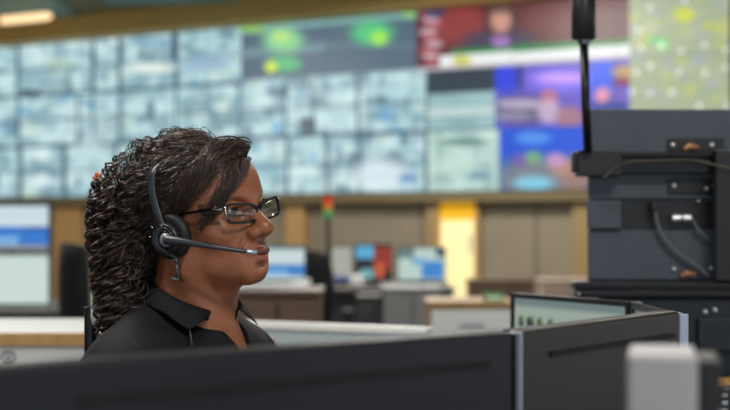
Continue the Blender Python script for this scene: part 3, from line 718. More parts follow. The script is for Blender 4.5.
def surface_nets(fn, lo, hi, h):
    """blocks of the grid away from the surface are skipped"""
    lo = np.array(lo, np.float32); n = np.ceil((np.array(hi) - lo) / h).astype(int) + 1
    ax = [lo[i] + h * np.arange(n[i], dtype=np.float32) for i in range(3)]
    f = np.full(tuple(n), 1e3, np.float32); B = 16
    for i in range(0, n[0], B):
        for j in range(0, n[1], B):
            for k in range(0, n[2], B):
                c = lo + h * (np.array([i, j, k]) + B / 2); v = float(fn(c[None].astype(np.float32))[0])
                if abs(v) > h * B * 1.35 + .006: f[i:i + B, j:j + B, k:k + B] = v; continue
                g = np.stack(np.meshgrid(ax[0][i:i + B], ax[1][j:j + B], ax[2][k:k + B], indexing='ij'), -1)
                f[i:i + B, j:j + B, k:k + B] = fn(g.reshape(-1, 3)).reshape(g.shape[:3])
    S = f < 0; m = tuple(n - 1)
    cnt = np.zeros(m, np.uint8)
    offs = [(a, b, c) for a in (0, 1) for b in (0, 1) for c in (0, 1)]
    for (a, b, c) in offs: cnt += S[a:a + m[0], b:b + m[1], c:c + m[2]]
    act = (cnt > 0) & (cnt < 8); idx = np.argwhere(act); idm = -np.ones(m, np.int64); idm[act] = np.arange(len(idx))
    acc = np.zeros((len(idx), 3)); num = np.zeros(len(idx))
    for a in offs:
        for d in range(3):
            if a[d]: continue
            b = list(a); b[d] = 1
            fa = f[idx[:, 0] + a[0], idx[:, 1] + a[1], idx[:, 2] + a[2]]; fb = f[idx[:, 0] + b[0], idx[:, 1] + b[1], idx[:, 2] + b[2]]
            k = (fa < 0) != (fb < 0); t = np.where(k, fa / np.where(k, fa - fb, 1), 0)
            p = np.array(a, float)[None].repeat(len(idx), 0); p[:, d] += t; acc[k] += p[k]; num[k] += 1
    V = lo + h * (idx + acc / num[:, None]); Fs = []
    for d in range(3):
        e = [1 if q == d else 0 for q in range(3)]
        s0 = S[:n[0] - e[0], :n[1] - e[1], :n[2] - e[2]]; s1 = S[e[0]:, e[1]:, e[2]:]
        ed = np.argwhere(s0 != s1); d1, d2 = (d + 1) % 3, (d + 2) % 3
        ed = ed[(ed[:, d1] > 0) & (ed[:, d2] > 0) & (ed[:, d1] < m[d1]) & (ed[:, d2] < m[d2])]
        u = np.zeros(3, int); u[d1] = 1; w_ = np.zeros(3, int); w_[d2] = 1
        g = lambda q: idm[q[:, 0], q[:, 1], q[:, 2]]
        quad = np.stack([g(ed - u - w_), g(ed - w_), g(ed), g(ed - u)], 1)
        flip = ~S[ed[:, 0], ed[:, 1], ed[:, 2]]; quad[flip] = quad[flip][:, ::-1]; Fs.append(quad)
    return V, np.concatenate(Fs)
def relax(V, Fq, it=2, lam=.5):
    V = V.copy(); e = np.concatenate([Fq[:, [0, 1]], Fq[:, [1, 2]], Fq[:, [2, 3]], Fq[:, [3, 0]]])
    for _ in range(it):
        s_ = np.zeros_like(V); c = np.zeros(len(V))
        for a, b in ((0, 1), (1, 0)):
            for q in range(3): s_[:, q] += np.bincount(e[:, a], V[e[:, b], q], len(V))
            c += np.bincount(e[:, a], minlength=len(V))
        V += lam * (s_ / np.maximum(c, 1)[:, None] - V)
    return V
def raw_obj(name, V, Fq, m, parent=None, smooth=True, loc=None):
    me = bpy.data.meshes.new(name); V = np.asarray(V, float); k = Fq.shape[1]
    org = np.array([V[:, 0].mean(), V[:, 1].mean(), V[:, 2].min()]) if loc is None else np.array(loc)
    me.vertices.add(len(V)); me.vertices.foreach_set('co', (V - org).astype(np.float32).ravel())
    me.loops.add(len(Fq) * k); me.loops.foreach_set('vertex_index', Fq.ravel().astype(np.int32))
    me.polygons.add(len(Fq)); me.polygons.foreach_set('loop_start', np.arange(0, len(Fq) * k, k, dtype=np.int32))
    if smooth: me.polygons.foreach_set('use_smooth', np.ones(len(Fq), bool))
    me.update(calc_edges=True); me.validate(); me.materials.append(m)
    o = bpy.data.objects.new(name, me); o.location = org; C.objects.link(o)
    if parent is not None: o.parent = parent; o.matrix_parent_inverse = WM(parent).inverted()
    return o

EYE = (.0315, .0755, .0265)
def head_sdf(P):
    d = ELL(P, (0, -.006, .052), (.0725, .094, .083))
    A = P.copy(); A[..., 0] = np.abs(A[..., 0])
    d = SM(d, ELL(P, (0, .046, .054), (.055, .0505, .056)), .03)                       # forehead
    d = SM(d, ELL(P, (0, .040, -.012), (.057, .050, .074)), .03)                      # mid face
    d = SM(d, CAP(A, (.0490, .008, -.043), (.014, .077, -.063), .0125, .0150), .032)      # jaw line
    d = SM(d, CAP(A, (.054, .012, -.01), (.0505, .006, -.05), .014, .014), .03)
    d = SM(d, ELL(P, (0, .084, -.066), (.0175, .0160, .0155)), .022)                     # chin
    d = SM(d, ELL(A, (.041, .061, -.006), (.021, .020, .017)), .022)                   # cheekbone
    d = SM(d, CAP(A, (.006, .0895, .043), (.040, .0745, .044), .009, .007), .014)      # brow
    d = SM(d, ELL(P, (0, .075, -.036), (.031, .0275, .028)), .02)                      # muzzle
    sock = ELL(A, (.0325, .091, .027), (.0185, .0155, .0125)); d = SX(d, -sock, .014)
    lid = np.linalg.norm(A - np.array(EYE, np.float32), axis=-1) - .0142
    alm = ELL(A, (.0315, .0915, .0255), (.0128, .016, .0052)); lid = SX(lid, -alm, .002)
    d = SM(d, lid, .005)
    d = SX(d, -(np.linalg.norm(A - np.array(EYE, np.float32), axis=-1) - .0119), .001)
    d = SM(d, CAP(A, (.019, .0875, .0335), (.044, .0800, .0325), .0022, .0018), .006)   # fold over the lid
    n = CAP(P, (0, .0865, .034), (0, .1120, -.001), .0072, .0118)
    n = SM(n, ELL(P, (0, .1135, -.0055), (.0125, .0125, .0105)), .008)
    n = SM(n, ELL(A, (.0145, .1015, -.0095), (.0078, .0115, .0088)), .007)
    d = SM(d, n, .011)
    d = SX(d, -ELL(A, (.0070, .1085, -.0185), (.0040, .0060, .0058)), .003)           # nostrils
    d = SX(d, -CAP(P, (0, .1085, -.020), (0, .1105, -.028), .0018, .0024), .005)        # philtrum
    d = SX(d, -CAP(A, (.0215, .096, -.011), (.0300, .085, -.032), .0005, .0005), .008)  # nasolabial fold
    d = SM(d, lips(P, A), .0035)
    d = SX(d, -CAP(A, (0, .1080, -.0422), (.0245, .0925, -.0408), .0011, .0009), .0024)  # between the lips
    d = SX(d, -CAP(P, (-.012, .101, -.0585), (.009, .101, -.0585), .0022, .0022), .010)
    # ears
    e = ELL(A, (.0765, -.012, .006), (.007, .0165, .0295)); e = SX(e, -ELL(A, (.0865, -.008, .008), (.008, .0095, .019)), .004)
    e = SM(e, ELL(A, (.074, -.004, -.0225), (.0055, .0085, .0095)), .006)
    d = SM(d, e, .007)
    # neck with the cords of the throat
    nk = CAP(P, (0, -.022, -.03), (0, -.042, -.165), .052, .056)
    nk = SM(nk, CAP(P, (0, .018, -.075), (0, .006, -.155), .024, .024), .035)
    return SM(d, nk, .028)
def lips(P, A=None):
    if A is None: A = P.copy(); A[..., 0] = np.abs(A[..., 0])
    u = SM(CAP(A, (.0050, .1080, -.0362), (.0225, .0955, -.0400), .0050, .0024), CAP(P, (-.005, .1084, -.0368), (.005, .1084, -.0368), .0046, .0046), .004)
    l = CAP(A, (0, .1048, -.0484), (.0205, .0946, -.0430), .0070, .0030)
    return np.minimum(u, l)
def neck_body(P):     # body frame
    A = P.copy(); A[..., 0] = np.abs(A[..., 0])
    d = CAP(P, (0, -.03, -.10), (0, -.052, -.20), .052, .062)
    d = SM(d, CAP(A, (.052, -.012, -.075), (.011, .010, -.192), .0125, .0075), .022)       # neck muscles to the breastbone
    return d
def torso(P, g=0.0):  # body frame; g thickens it into the shirt
    A = P.copy(); A[..., 0] = np.abs(A[..., 0])
    d = ELL(P, (0, -.052, -.33), (.158 + g, .098 + g, .175 + g))
    d = SM(d, CAP(A, (.03, -.055, -.150), (.114, -.060, -.208), .036 + g, .040 + g), .05)
    d = SM(d, CAP(A, (.02, -.010, -.215), (.130, -.020, -.232), .030 + g, .036 + g), .05)
    d = SM(d, CAP(A, (.0, .012, -.232), (.070, .004, -.245), .034 + g, .036 + g), .05)
    d = SM(d, ELL(A, (.066, .022, -.330), (.064 + g, .056 + g, .062 + g)), .05)
    d = SM(d, ELL(P, (0, -.05, -.52), (.138 + g, .105 + g, .17 + g)), .06)
    return d
def arms(P, g=0.0):
    A = P.copy(); A[..., 0] = np.abs(A[..., 0])
    d = CAP(A, (.128, -.058, -.238), (.147, -.056, -.266), .050 + g, .050 + g)
    d = SM(d, CAP(A, (.146, -.056, -.256), (.195, .030, -.425), .047 + g, .039 + g), .03)
    return d
def forearm(P):
    A = P.copy(); A[..., 0] = np.abs(A[..., 0])
    return CAP(A, (.206, .030, -.425), (.135, .235, -.451), .038, .0245)
def hand(P):
    P = P + np.array([0, 0, .03], np.float32)
    A = P.copy(); A[..., 0] = np.abs(A[..., 0])
    d = ELL(A, (.122, .280, -.431), (.041, .052, .0165)); d = SM(d, CAP(A, (.135, .235, -.424), (.127, .262, -.428), .0235, .020), .02)
    fing = [((.152, .318, -.430), (.156, .343, -.427), (.155, .362, -.440), .0078), ((.132, .328, -.430), (.133, .357, -.426), (.132, .379, -.441), .0084),
            ((.112, .326, -.430), (.110, .353, -.426), (.108, .374, -.441), .0084), ((.093, .314, -.430), (.088, .338, -.427), (.084, .357, -.440), .0080)]
    for a, b, c, r in fing: d = SM(d, np.minimum(CAP(A, a, b, r * 1.05, r), CAP(A, b, c, r, r * .82)), .006)
    return SM(d, np.minimum(CAP(A, (.092, .262, -.432), (.072, .290, -.434), .0125, .0100), CAP(A, (.072, .290, -.434), (.068, .316, -.438), .0100, .0082)), .010)
def legs(P, g=0.0):
    P = P + np.array([0, 0, .03], np.float32)
    A = P.copy(); A[..., 0] = np.abs(A[..., 0])
    d = ELL(P, (0, -.07, -.630), (.172 + g, .128 + g, .115 + g))
    d = SM(d, CAP(A, (.09, -.04, -.635), (.105, .36, -.640), .076 + g, .056 + g), .04)
    return SM(d, CAP(A, (.105, .36, -.640), (.105, .30, -1.10), .054 + g, .038 + g), .03)
def body_w(W):
    H = toh(W); B = tob(W)
    d = SM(head_sdf(H), neck_body(B), .02)
    t = np.minimum(torso(B, -.004), arms(B, -.004)); d = SM(d, t, .022)
    return SM(SM(d, forearm(B), .01), hand(B), .006)
def lower_w(W): return legs(tob(W), -.006)
np_ = lambda v: np.array(v, float)
PX = thing('seated_woman', 'person with long dark curls, black collared shirt, glasses and headset, looking right', 'person', Vector((O.x - .04, O.y + .04, 0)))
# fine grid for the head and throat, coarser for the rest; the two meet under the shirt
zcut = 1.012
V1, F1 = surface_nets(lambda W: np.maximum(body_w(W), zcut - .012 - W[..., 2]), (-.40, 1.90, zcut - .02), (-.085, 2.27, 1.345), .0019)
V1 = relax(V1, F1, 2, .4)
V2, F2 = surface_nets(lambda W: np.maximum(np.minimum(body_w(W), lower_w(W)), W[..., 2] - zcut), (-.60, 1.55, .04), (.32, 2.42, zcut + .02), .0055)
V2 = relax(V2, F2, 2, .4)
VB = np.concatenate([V1, V2]); FB = np.concatenate([F1, F2 + len(V1)])
def skin_material():
    m = bpy.data.materials.new('brown_skin'); m.use_nodes = True; nt = m.node_tree; b = nt.nodes['Principled BSDF']
    a = nt.nodes.new('ShaderNodeAttribute'); a.attribute_name = 'complexion'
    n = nt.nodes.new('ShaderNodeTexNoise'); n.inputs['Scale'].default_value = 38; n.inputs['Detail'].default_value = 6
    tc = nt.nodes.new('ShaderNodeTexCoord'); nt.links.new(tc.outputs['Object'], n.inputs['Vector'])
    mr = nt.nodes.new('ShaderNodeMapRange'); mr.inputs['From Min'].default_value = .3; mr.inputs['From Max'].default_value = .7; mr.inputs['To Min'].default_value = .86; mr.inputs['To Max'].default_value = 1.12
    nt.links.new(n.outputs['Fac'], mr.inputs['Value'])
    mx = nt.nodes.new('ShaderNodeVectorMath'); mx.operation = 'SCALE'; nt.links.new(a.outputs['Color'], mx.inputs[0]); nt.links.new(mr.outputs['Result'], mx.inputs['Scale'])
    nt.links.new(mx.outputs['Vector'], b.inputs['Base Color'])
    b.inputs['Roughness'].default_value = .36; b.inputs['Specular IOR Level'].default_value = .5
    b.inputs['Subsurface Weight'].default_value = .12; b.inputs['Subsurface Radius'].default_value = (.012, .004, .002); b.inputs['Subsurface Scale'].default_value = .6
    n2 = nt.nodes.new('ShaderNodeTexNoise'); n2.inputs['Scale'].default_value = 900; nt.links.new(tc.outputs['Object'], n2.inputs['Vector'])
    bp = nt.nodes.new('ShaderNodeBump'); bp.inputs['Strength'].default_value = .12; bp.inputs['Distance'].default_value = .0006
    nt.links.new(n2.outputs['Fac'], bp.inputs['Height']); nt.links.new(bp.outputs['Normal'], b.inputs['Normal'])
    return m
body = raw_obj('body', VB, FB, skin_material(), PX)
Hv = toh(VB.astype(np.float32)); 
def l3(c): return np.array(lin(c))
col = np.tile(l3((160, 102, 72))[None], (len(VB), 1))
def tint(mask, c): 
    global col
    col = col * (1 - mask[:, None]) + l3(c)[None] * mask[:, None]
gs = lambda d, w: np.clip(.5 - d / w, 0, 1)
lp = lips(Hv); front = np.clip((Hv[:, 1] - .088) / .004, 0, 1)
up = (Hv[:, 2] > -.0415)
tint(gs(lp - .0008, .003) * front * up * .8, (92, 52, 45)); tint(gs(lp - .0008, .003) * front * (~up) * .85, (150, 86, 76))
Ha = Hv.copy(); Ha[:, 0] = np.abs(Ha[:, 0])
brow = np.minimum(CAP(Ha, (.014, .092, .0435), (.030, .087, .0485), .0032, .0036), CAP(Ha, (.030, .087, .0485), (.047, .072, .0440), .0034, .0016))
tint(gs(brow - .001, .006) * .62, (34, 22, 18))
tint(np.exp(-(np.linalg.norm((Ha - np.array([.0315, .085, .024])) / np.array([.018, .02, .012]), axis=1)) ** 2 * 1.2) * .35, (84, 46, 34))
lash = np.abs(ELL(Ha, (.0315, .0915, .0255), (.0128, .016, .0052))); tint(gs(lash - .0010, .0016) * (Ha[:, 1] > .078) * (Ha[:, 2] > .024) * .9, (16, 10, 9))
scalp = .8 * (Hv[:, 1] - np.interp(Hv[:, 2], [-.05, 0, .031, .039, .061, .083, .105, .13], [-.018, .006, .024, .036, .060, .076, .086, .10]))
tint(np.clip(.5 - (scalp + .004) / .012, 0, 1) * (Hv[:, 2] > -.03) * (np.abs(Hv[:, 0]) < .073) * .85, (22, 17, 15))
a_ = body.data.color_attributes.new('complexion', 'FLOAT_COLOR', 'POINT')
a_.data.foreach_set('color', np.concatenate([col, np.ones((len(col), 1))], 1).ravel().astype(np.float32))
# eyes
def eye_col(V, c, fwd):
    d = (V - c) / np.linalg.norm(V - c, axis=1)[:, None]; a = np.degrees(np.arccos(np.clip(d @ fwd, -1, 1)))
    cc = np.tile(l3((160, 146, 138))[None], (len(V), 1)); cc[a < 35] = l3((42, 24, 16)); cc[a < 13] = l3((6, 5, 5)); return cc
M_eye = bpy.data.materials.new('eye'); M_eye.use_nodes = True
_n = M_eye.node_tree.nodes.new('ShaderNodeAttribute'); _n.attribute_name = 'iris'; M_eye.node_tree.links.new(_n.outputs['Color'], M_eye.node_tree.nodes['Principled BSDF'].inputs['Base Color']); M_eye.node_tree.nodes['Principled BSDF'].inputs['Roughness'].default_value = .08
for sx in (1, -1):
    c = np_(hw((sx * EYE[0], EYE[1], EYE[2]))); mb = MB().lathe([(.0121 * math.sin(q), -.0121 * math.cos(q)) for q in np.linspace(.02, PI - .02, 30)], c, 48)
    o = obj('eye', mb, M_eye, PX, smooth=True); vv = np.array(mb.v); fw = HM @ np.array([0.0, math.cos(.12), math.sin(-.02)]); fw /= np.linalg.norm(fw)
    cc = eye_col(vv, c, fw); at_ = o.data.color_attributes.new('iris', 'FLOAT_COLOR', 'POINT'); at_.data.foreach_set('color', np.concatenate([cc, np.ones((len(cc), 1))], 1).ravel().astype(np.float32))

# ---- shirt
rngw = np.random.default_rng(3)
WRK = [(rngw.normal(size=3) * np.array([14, 14, 22]), rngw.uniform(0, 6.28), rngw.uniform(.3, 1)) for _ in range(10)]
def wrinkle(B):
    w_ = 0
    for k, ph_, a in WRK: w_ = w_ + a * np.sin(B @ k.astype(np.float32) + ph_)
    return w_ * .0007
def vcut(B):
    """opening at the throat: half width grows upwards from its lower end"""
    z0 = -.236; hwid = .003 + (B[..., 2] - z0) * .42
    q = (np.abs(B[..., 0] + .026) - np.maximum(hwid, 0)) * .95
    return np.maximum(np.maximum(q, z0 - B[..., 2]), -(B[..., 1] + .03))
def shirt_w(W):
    B = tob(W); d = SM(torso(B, .004), arms(B, .006), .022) - wrinkle(B)
    d = np.maximum(d, -.60 - B[..., 2])
    A = B.copy(); A[..., 0] = np.abs(A[..., 0])
    d = np.maximum(d, ((A - np.array([.197, 0., -.345], np.float32)) @ np.array([.1, .44, -.89], np.float32)))        # sleeve hem
    slv = np.abs(arms(B, .006)) ; 
    d = np.maximum(d, -vcut(B))
    nk = CAP(B, (0, -.030, -.08), (0, -.044, -.24), .055, .063); d = np.maximum(d, -nk)
    seam = np.abs((A @ np.array([1, .12, .22], np.float32)) - .108); d = d + np.clip(1 - seam / .0028, 0, 1) * .0014 * (B[..., 2] > -.30)
    return d
Vs, Fs_ = surface_nets(shirt_w, (-.56, 1.75, .56), (.14, 2.42, 1.13), .0030)
Vs = relax(Vs, Fs_, 2, .4)
M_shirt = mat('black_cotton', (15, 17, 22), .7, noise=.08, scale=260, bump=.25, spec=.2)
shirt = raw_obj('shirt', Vs, Fs_, M_shirt, PX)
Vt, Ft = surface_nets(lambda W: np.minimum(legs(tob(W), .006), 1e3) * 1.0, (-.60, 1.55, .10), (.32, 2.42, .72), .008)
raw_obj('trousers', relax(Vt, Ft, 2), Ft, mat('dark_trousers', (30, 32, 38), .85), PX)
for sx in (-1, 1):
    V_, F_ = surface_nets(lambda W: np.maximum(SM(CAP(tob(W), (sx * .105, .285, -1.165), (sx * .108, .42, -1.195), .044, .032), CAP(tob(W), (sx * .105, .285, -1.11), (sx * .105, .285, -1.16), .042, .044), .02), 0.004 - W[..., 2]), (-.6, 1.55, -.01), (.35, 2.42, .2), .007)
    raw_obj('shoe', V_, F_, M_black, PX)
# collar: stand and turned-down leaf as one sheet, solidified
def sheet(name, rows, m, parent, thick=.0022, sub=1):
    nr, nc = len(rows), len(rows[0]); mb = MB()
    mb.add([p for r in rows for p in r], [(j * nc + i, j * nc + i + 1, (j + 1) * nc + i + 1, (j + 1) * nc + i) for j in range(nr - 1) for i in range(nc - 1)])
    o = obj(name, mb, m, parent, smooth=True)
    s_ = o.modifiers.new('thick', 'SOLIDIFY'); s_.thickness = thick; s_.offset = 1
    q = o.modifiers.new('sub', 'SUBSURF'); q.levels = sub; q.render_levels = sub
    return o
def collar():
    n = 44; rows = [[] for _ in range(7)]
    for i in range(n):
        u = i / (n - 1); ph_ = math.radians(31 + u * 306)            # 0 = front, through her right side (near), back, left
        f_ = .5 + .5 * math.cos(ph_)                                  # 1 front, 0 back
        tip = max(0, 1 - min(u, 1 - u) / .16)
        dx, dy = math.sin(ph_), math.cos(ph_)
        sw = math.radians(26) * tip * (1 if u < .5 else -1); ex, ey = math.sin(ph_ + sw), math.cos(ph_ + sw)
        zt = -.102 - .050 * f_ ** 1.3; rt = .0600 + .002 * f_
        cx, cy = 0, -.026
        def q(r, z, push=0): return bw(cx + dx * r * 1.04, cy + dy * r + push, z)
        drop = .024 + .003 * tip ** 1.2
        rows[0].append(q(rt - .002, zt - .016)); rows[1].append(q(rt - .001, zt - .010)); rows[2].append(q(rt + .002, zt - .001))
        rows[3].append(q(rt + .006, zt)); rows[4].append(q(rt + .0105, zt - .006))
        def q2(r, z, k): return bw((dx * (1 - k) + ex * k) * r * 1.04, cy + (dy * (1 - k) + ey * k) * r + .004 * tip, z)
        rows[5].append(q2(rt + .017 + .003 * tip, zt - drop * .6, .6)); rows[6].append(q2(rt + .023 + .005 * tip, zt - drop, 1))
    return sheet('collar', rows, M_shirt, shirt)
collar()
bv_shirt = BVHTree.FromPolygons([tuple(v) for v in Vs], [tuple(f) for f in Fs_])
bv_body = BVHTree.FromPolygons([tuple(v) for v in V1], [tuple(f) for f in F1])
def hit(px, py, tree, lift=0.002):
    d = Vector(((px - CX) / F, 1, (HY - py) / F)).normalized(); r = tree.ray_cast(Vector((0, 0, CZ)), d)
    if r[0] is None: return None
    return r[0] + r[1] * lift if r[1].dot(d) < 0 else r[0] - r[1] * lift
# placket along the near edge of the opening
pl = []
for k in range(9):
    z = -.150 - k * .020; xx = .003 + (z + .236) * .42 
    hwid = max(xx, .004)
    pl.append((hwid - .026 + .001, z))
rows = [[], [], []]
for (xx, z) in pl:
    base = []
    for off in (0.001, .012, .023):
        p = bw(xx + off, .3, z); d_ = -(Rb @ Vector((0, 1, 0))); r = bv_shirt.ray_cast(p, d_)
        base.append((r[0] + Vector((-d_.x, -d_.y, 0)) * .002) if r[0] else bw(xx + off, .05, z))
    for j in range(3): rows[j].append(base[j])
sheet('placket', rows, M_shirt, shirt, .0018)
hb = hit(275, 344, bv_shirt, .001)
if hb is not None:
    r = bv_shirt.find_nearest(hb); nn = r[1]
    Mx = nn.to_track_quat('Z', 'Y').to_matrix()
    pb = obj('embroidered_badge', MB().lathe([(.013, 0), (.013, .0012), (.011, .0018)], hb, 24, M=Mx), mat('pale_pink_thread', (176, 160, 160), .8), shirt)

# ---- hair
def _h(px, py, x): return tuple(hl(px, py, x))
BK = [(_h(144, 180, .030), .048), (_h(129, 205, .035), .053), (_h(128, 245, .045), .055), (_h(124, 285, .062), .040), (_h(118, 334, .085), .026)]
def env(P):
    d = ELL(P, (0, -.021, .057), (.083, .100, .087))
    b = None
    for (a, ra), (c, rb) in zip(BK[:-1], BK[1:]):
        q = CAP(P, a, c, ra, rb); b = q if b is None else np.minimum(b, q)
    d = SM(d, b, .035)
    d = SM(d, ELL(P, _h(182, 146, .02), (.030, .040, .022)), .02)
    return d
def egrad(P, e=.002):
    g = np.stack([env(P + np.eye(3)[i] * e) - env(P - np.eye(3)[i] * e) for i in range(3)], -1); return g / (np.linalg.norm(g, axis=-1, keepdims=True) + 1e-9)
def hairline(P): return .8 * (P[..., 1] - np.interp(P[..., 2], [-.05, 0, .031, .039, .061, .083, .105, .13], [-.018, .006, .024, .036, .060, .076, .086, .10]))
def core_w(W):
    P = toh(W); d = env(P) + .019
    d = np.maximum(d, hairline(P) + .010 + np.clip(-P[..., 2], 0, .1) * .3)
    low = P[..., 2] + .045; return np.maximum(d, -low * .8)
Vc, Fc = surface_nets(core_w, (-.52, 1.95, 1.04), (-.08, 2.40, 1.37), .0045); Vc = relax(Vc, Fc, 2)
M_hair = bpy.data.materials.new('dark_brown_hair'); M_hair.use_nodes = True; nt = M_hair.node_tree; b_ = nt.nodes['Principled BSDF']
a__ = nt.nodes.new('ShaderNodeAttribute'); a__.attribute_name = 'strand'; nt.links.new(a__.outputs['Color'], b_.inputs['Base Color'])
b_.inputs['Roughness'].default_value = .38; b_.inputs['Specular IOR Level'].default_value = .55
SV, SF, SC = [], [], []; nv = 0
def add_strands(PP, rad, colr, taper=True):
    """PP: (n, m, 3) world points; three-sided tapering hairs"""
    global nv
    n, m = PP.shape[:2]; T = np.gradient(PP, axis=1); T /= np.linalg.norm(T, axis=-1, keepdims=True) + 1e-9
    A = np.cross(T, np.array([.3, .5, .81])); A /= np.linalg.norm(A, axis=-1, keepdims=True) + 1e-9; B = np.cross(T, A)
    u = np.linspace(0, 1, m); tp = np.clip((1 - u) * 5, .12, 1) * np.clip(.5 + u * 8, 0, 1) if taper else np.ones(m)
    r = (np.asarray(rad).reshape(-1, 1) * tp[None])[..., None]
    R = np.stack([PP + (A * math.cos(q) + B * math.sin(q)) * r for q in (0, 2 * PI / 3, 4 * PI / 3)], 2)    # n, m, 3, 3
    idx = (np.arange(n)[:, None, None] * m * 3 + np.arange(m - 1)[None, :, None] * 3) + np.zeros(3, int)[None, None]
    k = np.arange(3); k2 = (k + 1) % 3
    q = np.stack([idx + k, idx + k2, idx + 3 + k2, idx + 3 + k], -1).reshape(-1, 4) + nv
    SV.append(R.reshape(-1, 3)); SF.append(q); SC.append(np.repeat(colr, m * 3, 0)); nv += n * m * 3
def hair_cols(n, r):
    t = r.random((n, 1)); base = l3((36, 29, 27))[None] * (1 - t) + l3((84, 67, 59))[None] * t
    g = (r.random((n, 1)) > .93) * 1.0; return base * (1 - g) + l3((104, 84, 68))[None] * g
def grow(P, steps, step, level, flow, r):
    n = len(P); out = [P.copy()]; jit = r.normal(size=(n, 3)) * .25
    for k in range(steps):
        g = egrad(P); d = flow(P) + jit; d = d - g * np.sum(d * g, -1, keepdims=True); d /= np.linalg.norm(d, axis=-1, keepdims=True) + 1e-9
        e = env(P) - level; P = P + d * step - g * np.clip(e, -.003, .003)[:, None] * .6; out.append(P.copy())
    return np.stack(out, 1)
def curl(PH, amp, wl, phase, r, step):
    n, m = PH.shape[:2]; T = np.gradient(PH, axis=1); T /= np.linalg.norm(T, axis=-1, keepdims=True) + 1e-9
    A = np.cross(T, np.array([.2, 1., .1])); A /= np.linalg.norm(A, axis=-1, keepdims=True) + 1e-9; B = np.cross(T, A)
    s_ = np.arange(m)[None] * step; th = 2 * PI * s_ / wl[:, None] + phase[:, None]; th = th + .6 * np.sin(s_ / wl[:, None] * 1.7 + phase[:, None])
    a = amp * np.clip(s_ / .03, .15, 1)
    return PH + A * (np.cos(th) * a)[..., None] + B * (np.sin(th) * a)[..., None]
DN = np.array([0, 0, -1.0]) @ HM
def flow_top(P):
    w_ = np.clip((P[:, 1] + .055) / .09, 0, 1)[:, None]
    side = np.array([.75, -.62, -.30]); return side[None] * w_ + (DN * 1.0 + np.array([.15, -.35, 0]))[None] * (1 - w_)
def to_world(PH): return PH @ HM.T + HO
def clumps(roots, per, steps, step, lev, flow, ampf, wl, rad, r, spread=.0016):
    G = grow(roots, steps, step, lev, flow, r)
    ok = ~(((hairline(G) > .003) & (G[..., 2] < .10) & (G[..., 1] > .02)).any(1)); G = G[ok]; n = len(G); wl_ = r.uniform(wl[0], wl[1], n); ph = r.uniform(0, 6.28, n)
    base = hair_cols(n, r)
    for q in range(per):
        off = r.normal(size=(n, 1, 3)) * spread; m = G.shape[1]
        fan = np.linspace(.5, 1.6, m)[None, :, None]
        PH = G + off * fan
        amp = ampf(G) * r.uniform(.8, 1.2, (n, 1))
        PH = curl(PH, amp, wl_, ph + r.normal(size=n) * .12, r, step)
        cut = r.uniform(.8, 1, n)
        add_strands(to_world(PH), rad * r.uniform(.8, 1.3, n), np.clip(base * r.uniform(.8, 1.2, (n, 1)), 0, 1))
def sample(n, r, cond, box=((-.12, -.24, -.12), (.14, .12, .17)), lv=(-.016, .001)):
    out = []; lvl = []; tot = 0
    while tot < n:
        P = r.uniform(box[0], box[1], (6000, 3))
        for _ in range(4): P = P - egrad(P) * env(P)[:, None]
        t = r.uniform(lv[0], lv[1], len(P)); P = P + egrad(P) * t[:, None]
        k = cond(P) & (np.abs(env(P) - t) < .003); out.append(P[k]); lvl.append(t[k]); tot += k.sum()
    return np.concatenate(out)[:n], np.concatenate(lvl)[:n]
r1 = np.random.default_rng(21)
# wavy hair combed back over the top and the near side
Rt_, lv = sample(620, r1, lambda P: (hairline(P) < -.002) & (hairline(P) > -.095) & (P[:, 2] > .01) & (P[:, 1] > -.07))
clumps(Rt_, 6, 30, .0045, lv, flow_top, lambda G: (.0024 + .004 * np.clip(-G[..., 1] / .06, 0, 1)), (.030, .055), .00054, r1, .0020)
# tight curls of the long mass
Rt_, lv = sample(600, r1, lambda P: (P[:, 1] < -.035) & (P[:, 2] > -.12) & (hairline(P) < -.01), box=((-.10, -.26, -.14), (.15, 0.0, .17)), lv=(-.022, .003))
clumps(Rt_, 5, 30, .0032, lv, lambda P: np.tile((DN + np.array([0, -.05, 0]))[None], (len(P), 1)), lambda G: .0085 + 0 * G[..., 0], (.022, .034), .00068, r1, .0007)
# looser hanging ends
def rootline(n, x0, x1, y0, y1, r):
    return np.array([hl(r.uniform(x0, x1), r.uniform(y0, y1), r.uniform(.03, .105)) for _ in range(n)])
E_ = rootline(210, 94, 148, 240, 300, r1); ld = np.array([env(p[None])[0] for p in E_]); ld = np.clip(ld, -.03, .001)
clumps(E_, 5, 24, .0032, ld, lambda P: np.tile(DN[None] + np.array([[0, .04, 0]]), (len(P), 1)), lambda G: .0088 + 0 * G[..., 0], (.022, .034), .00068, r1, .0007)
# fly-aways
Rt_, lv = sample(420, r1, lambda P: (hairline(P) < -.004) & (P[:, 2] > -.10), box=((-.10, -.26, -.12), (.14, .10, .17)), lv=(0, .001))
lv2 = r1.uniform(.001, .009, len(Rt_))
clumps(Rt_, 1, 20, .0030, lv2, lambda P: flow_top(P) + r1.normal(size=P.shape) * .5, lambda G: .004 + 0 * G[..., 0], (.015, .04), .00022, r1)
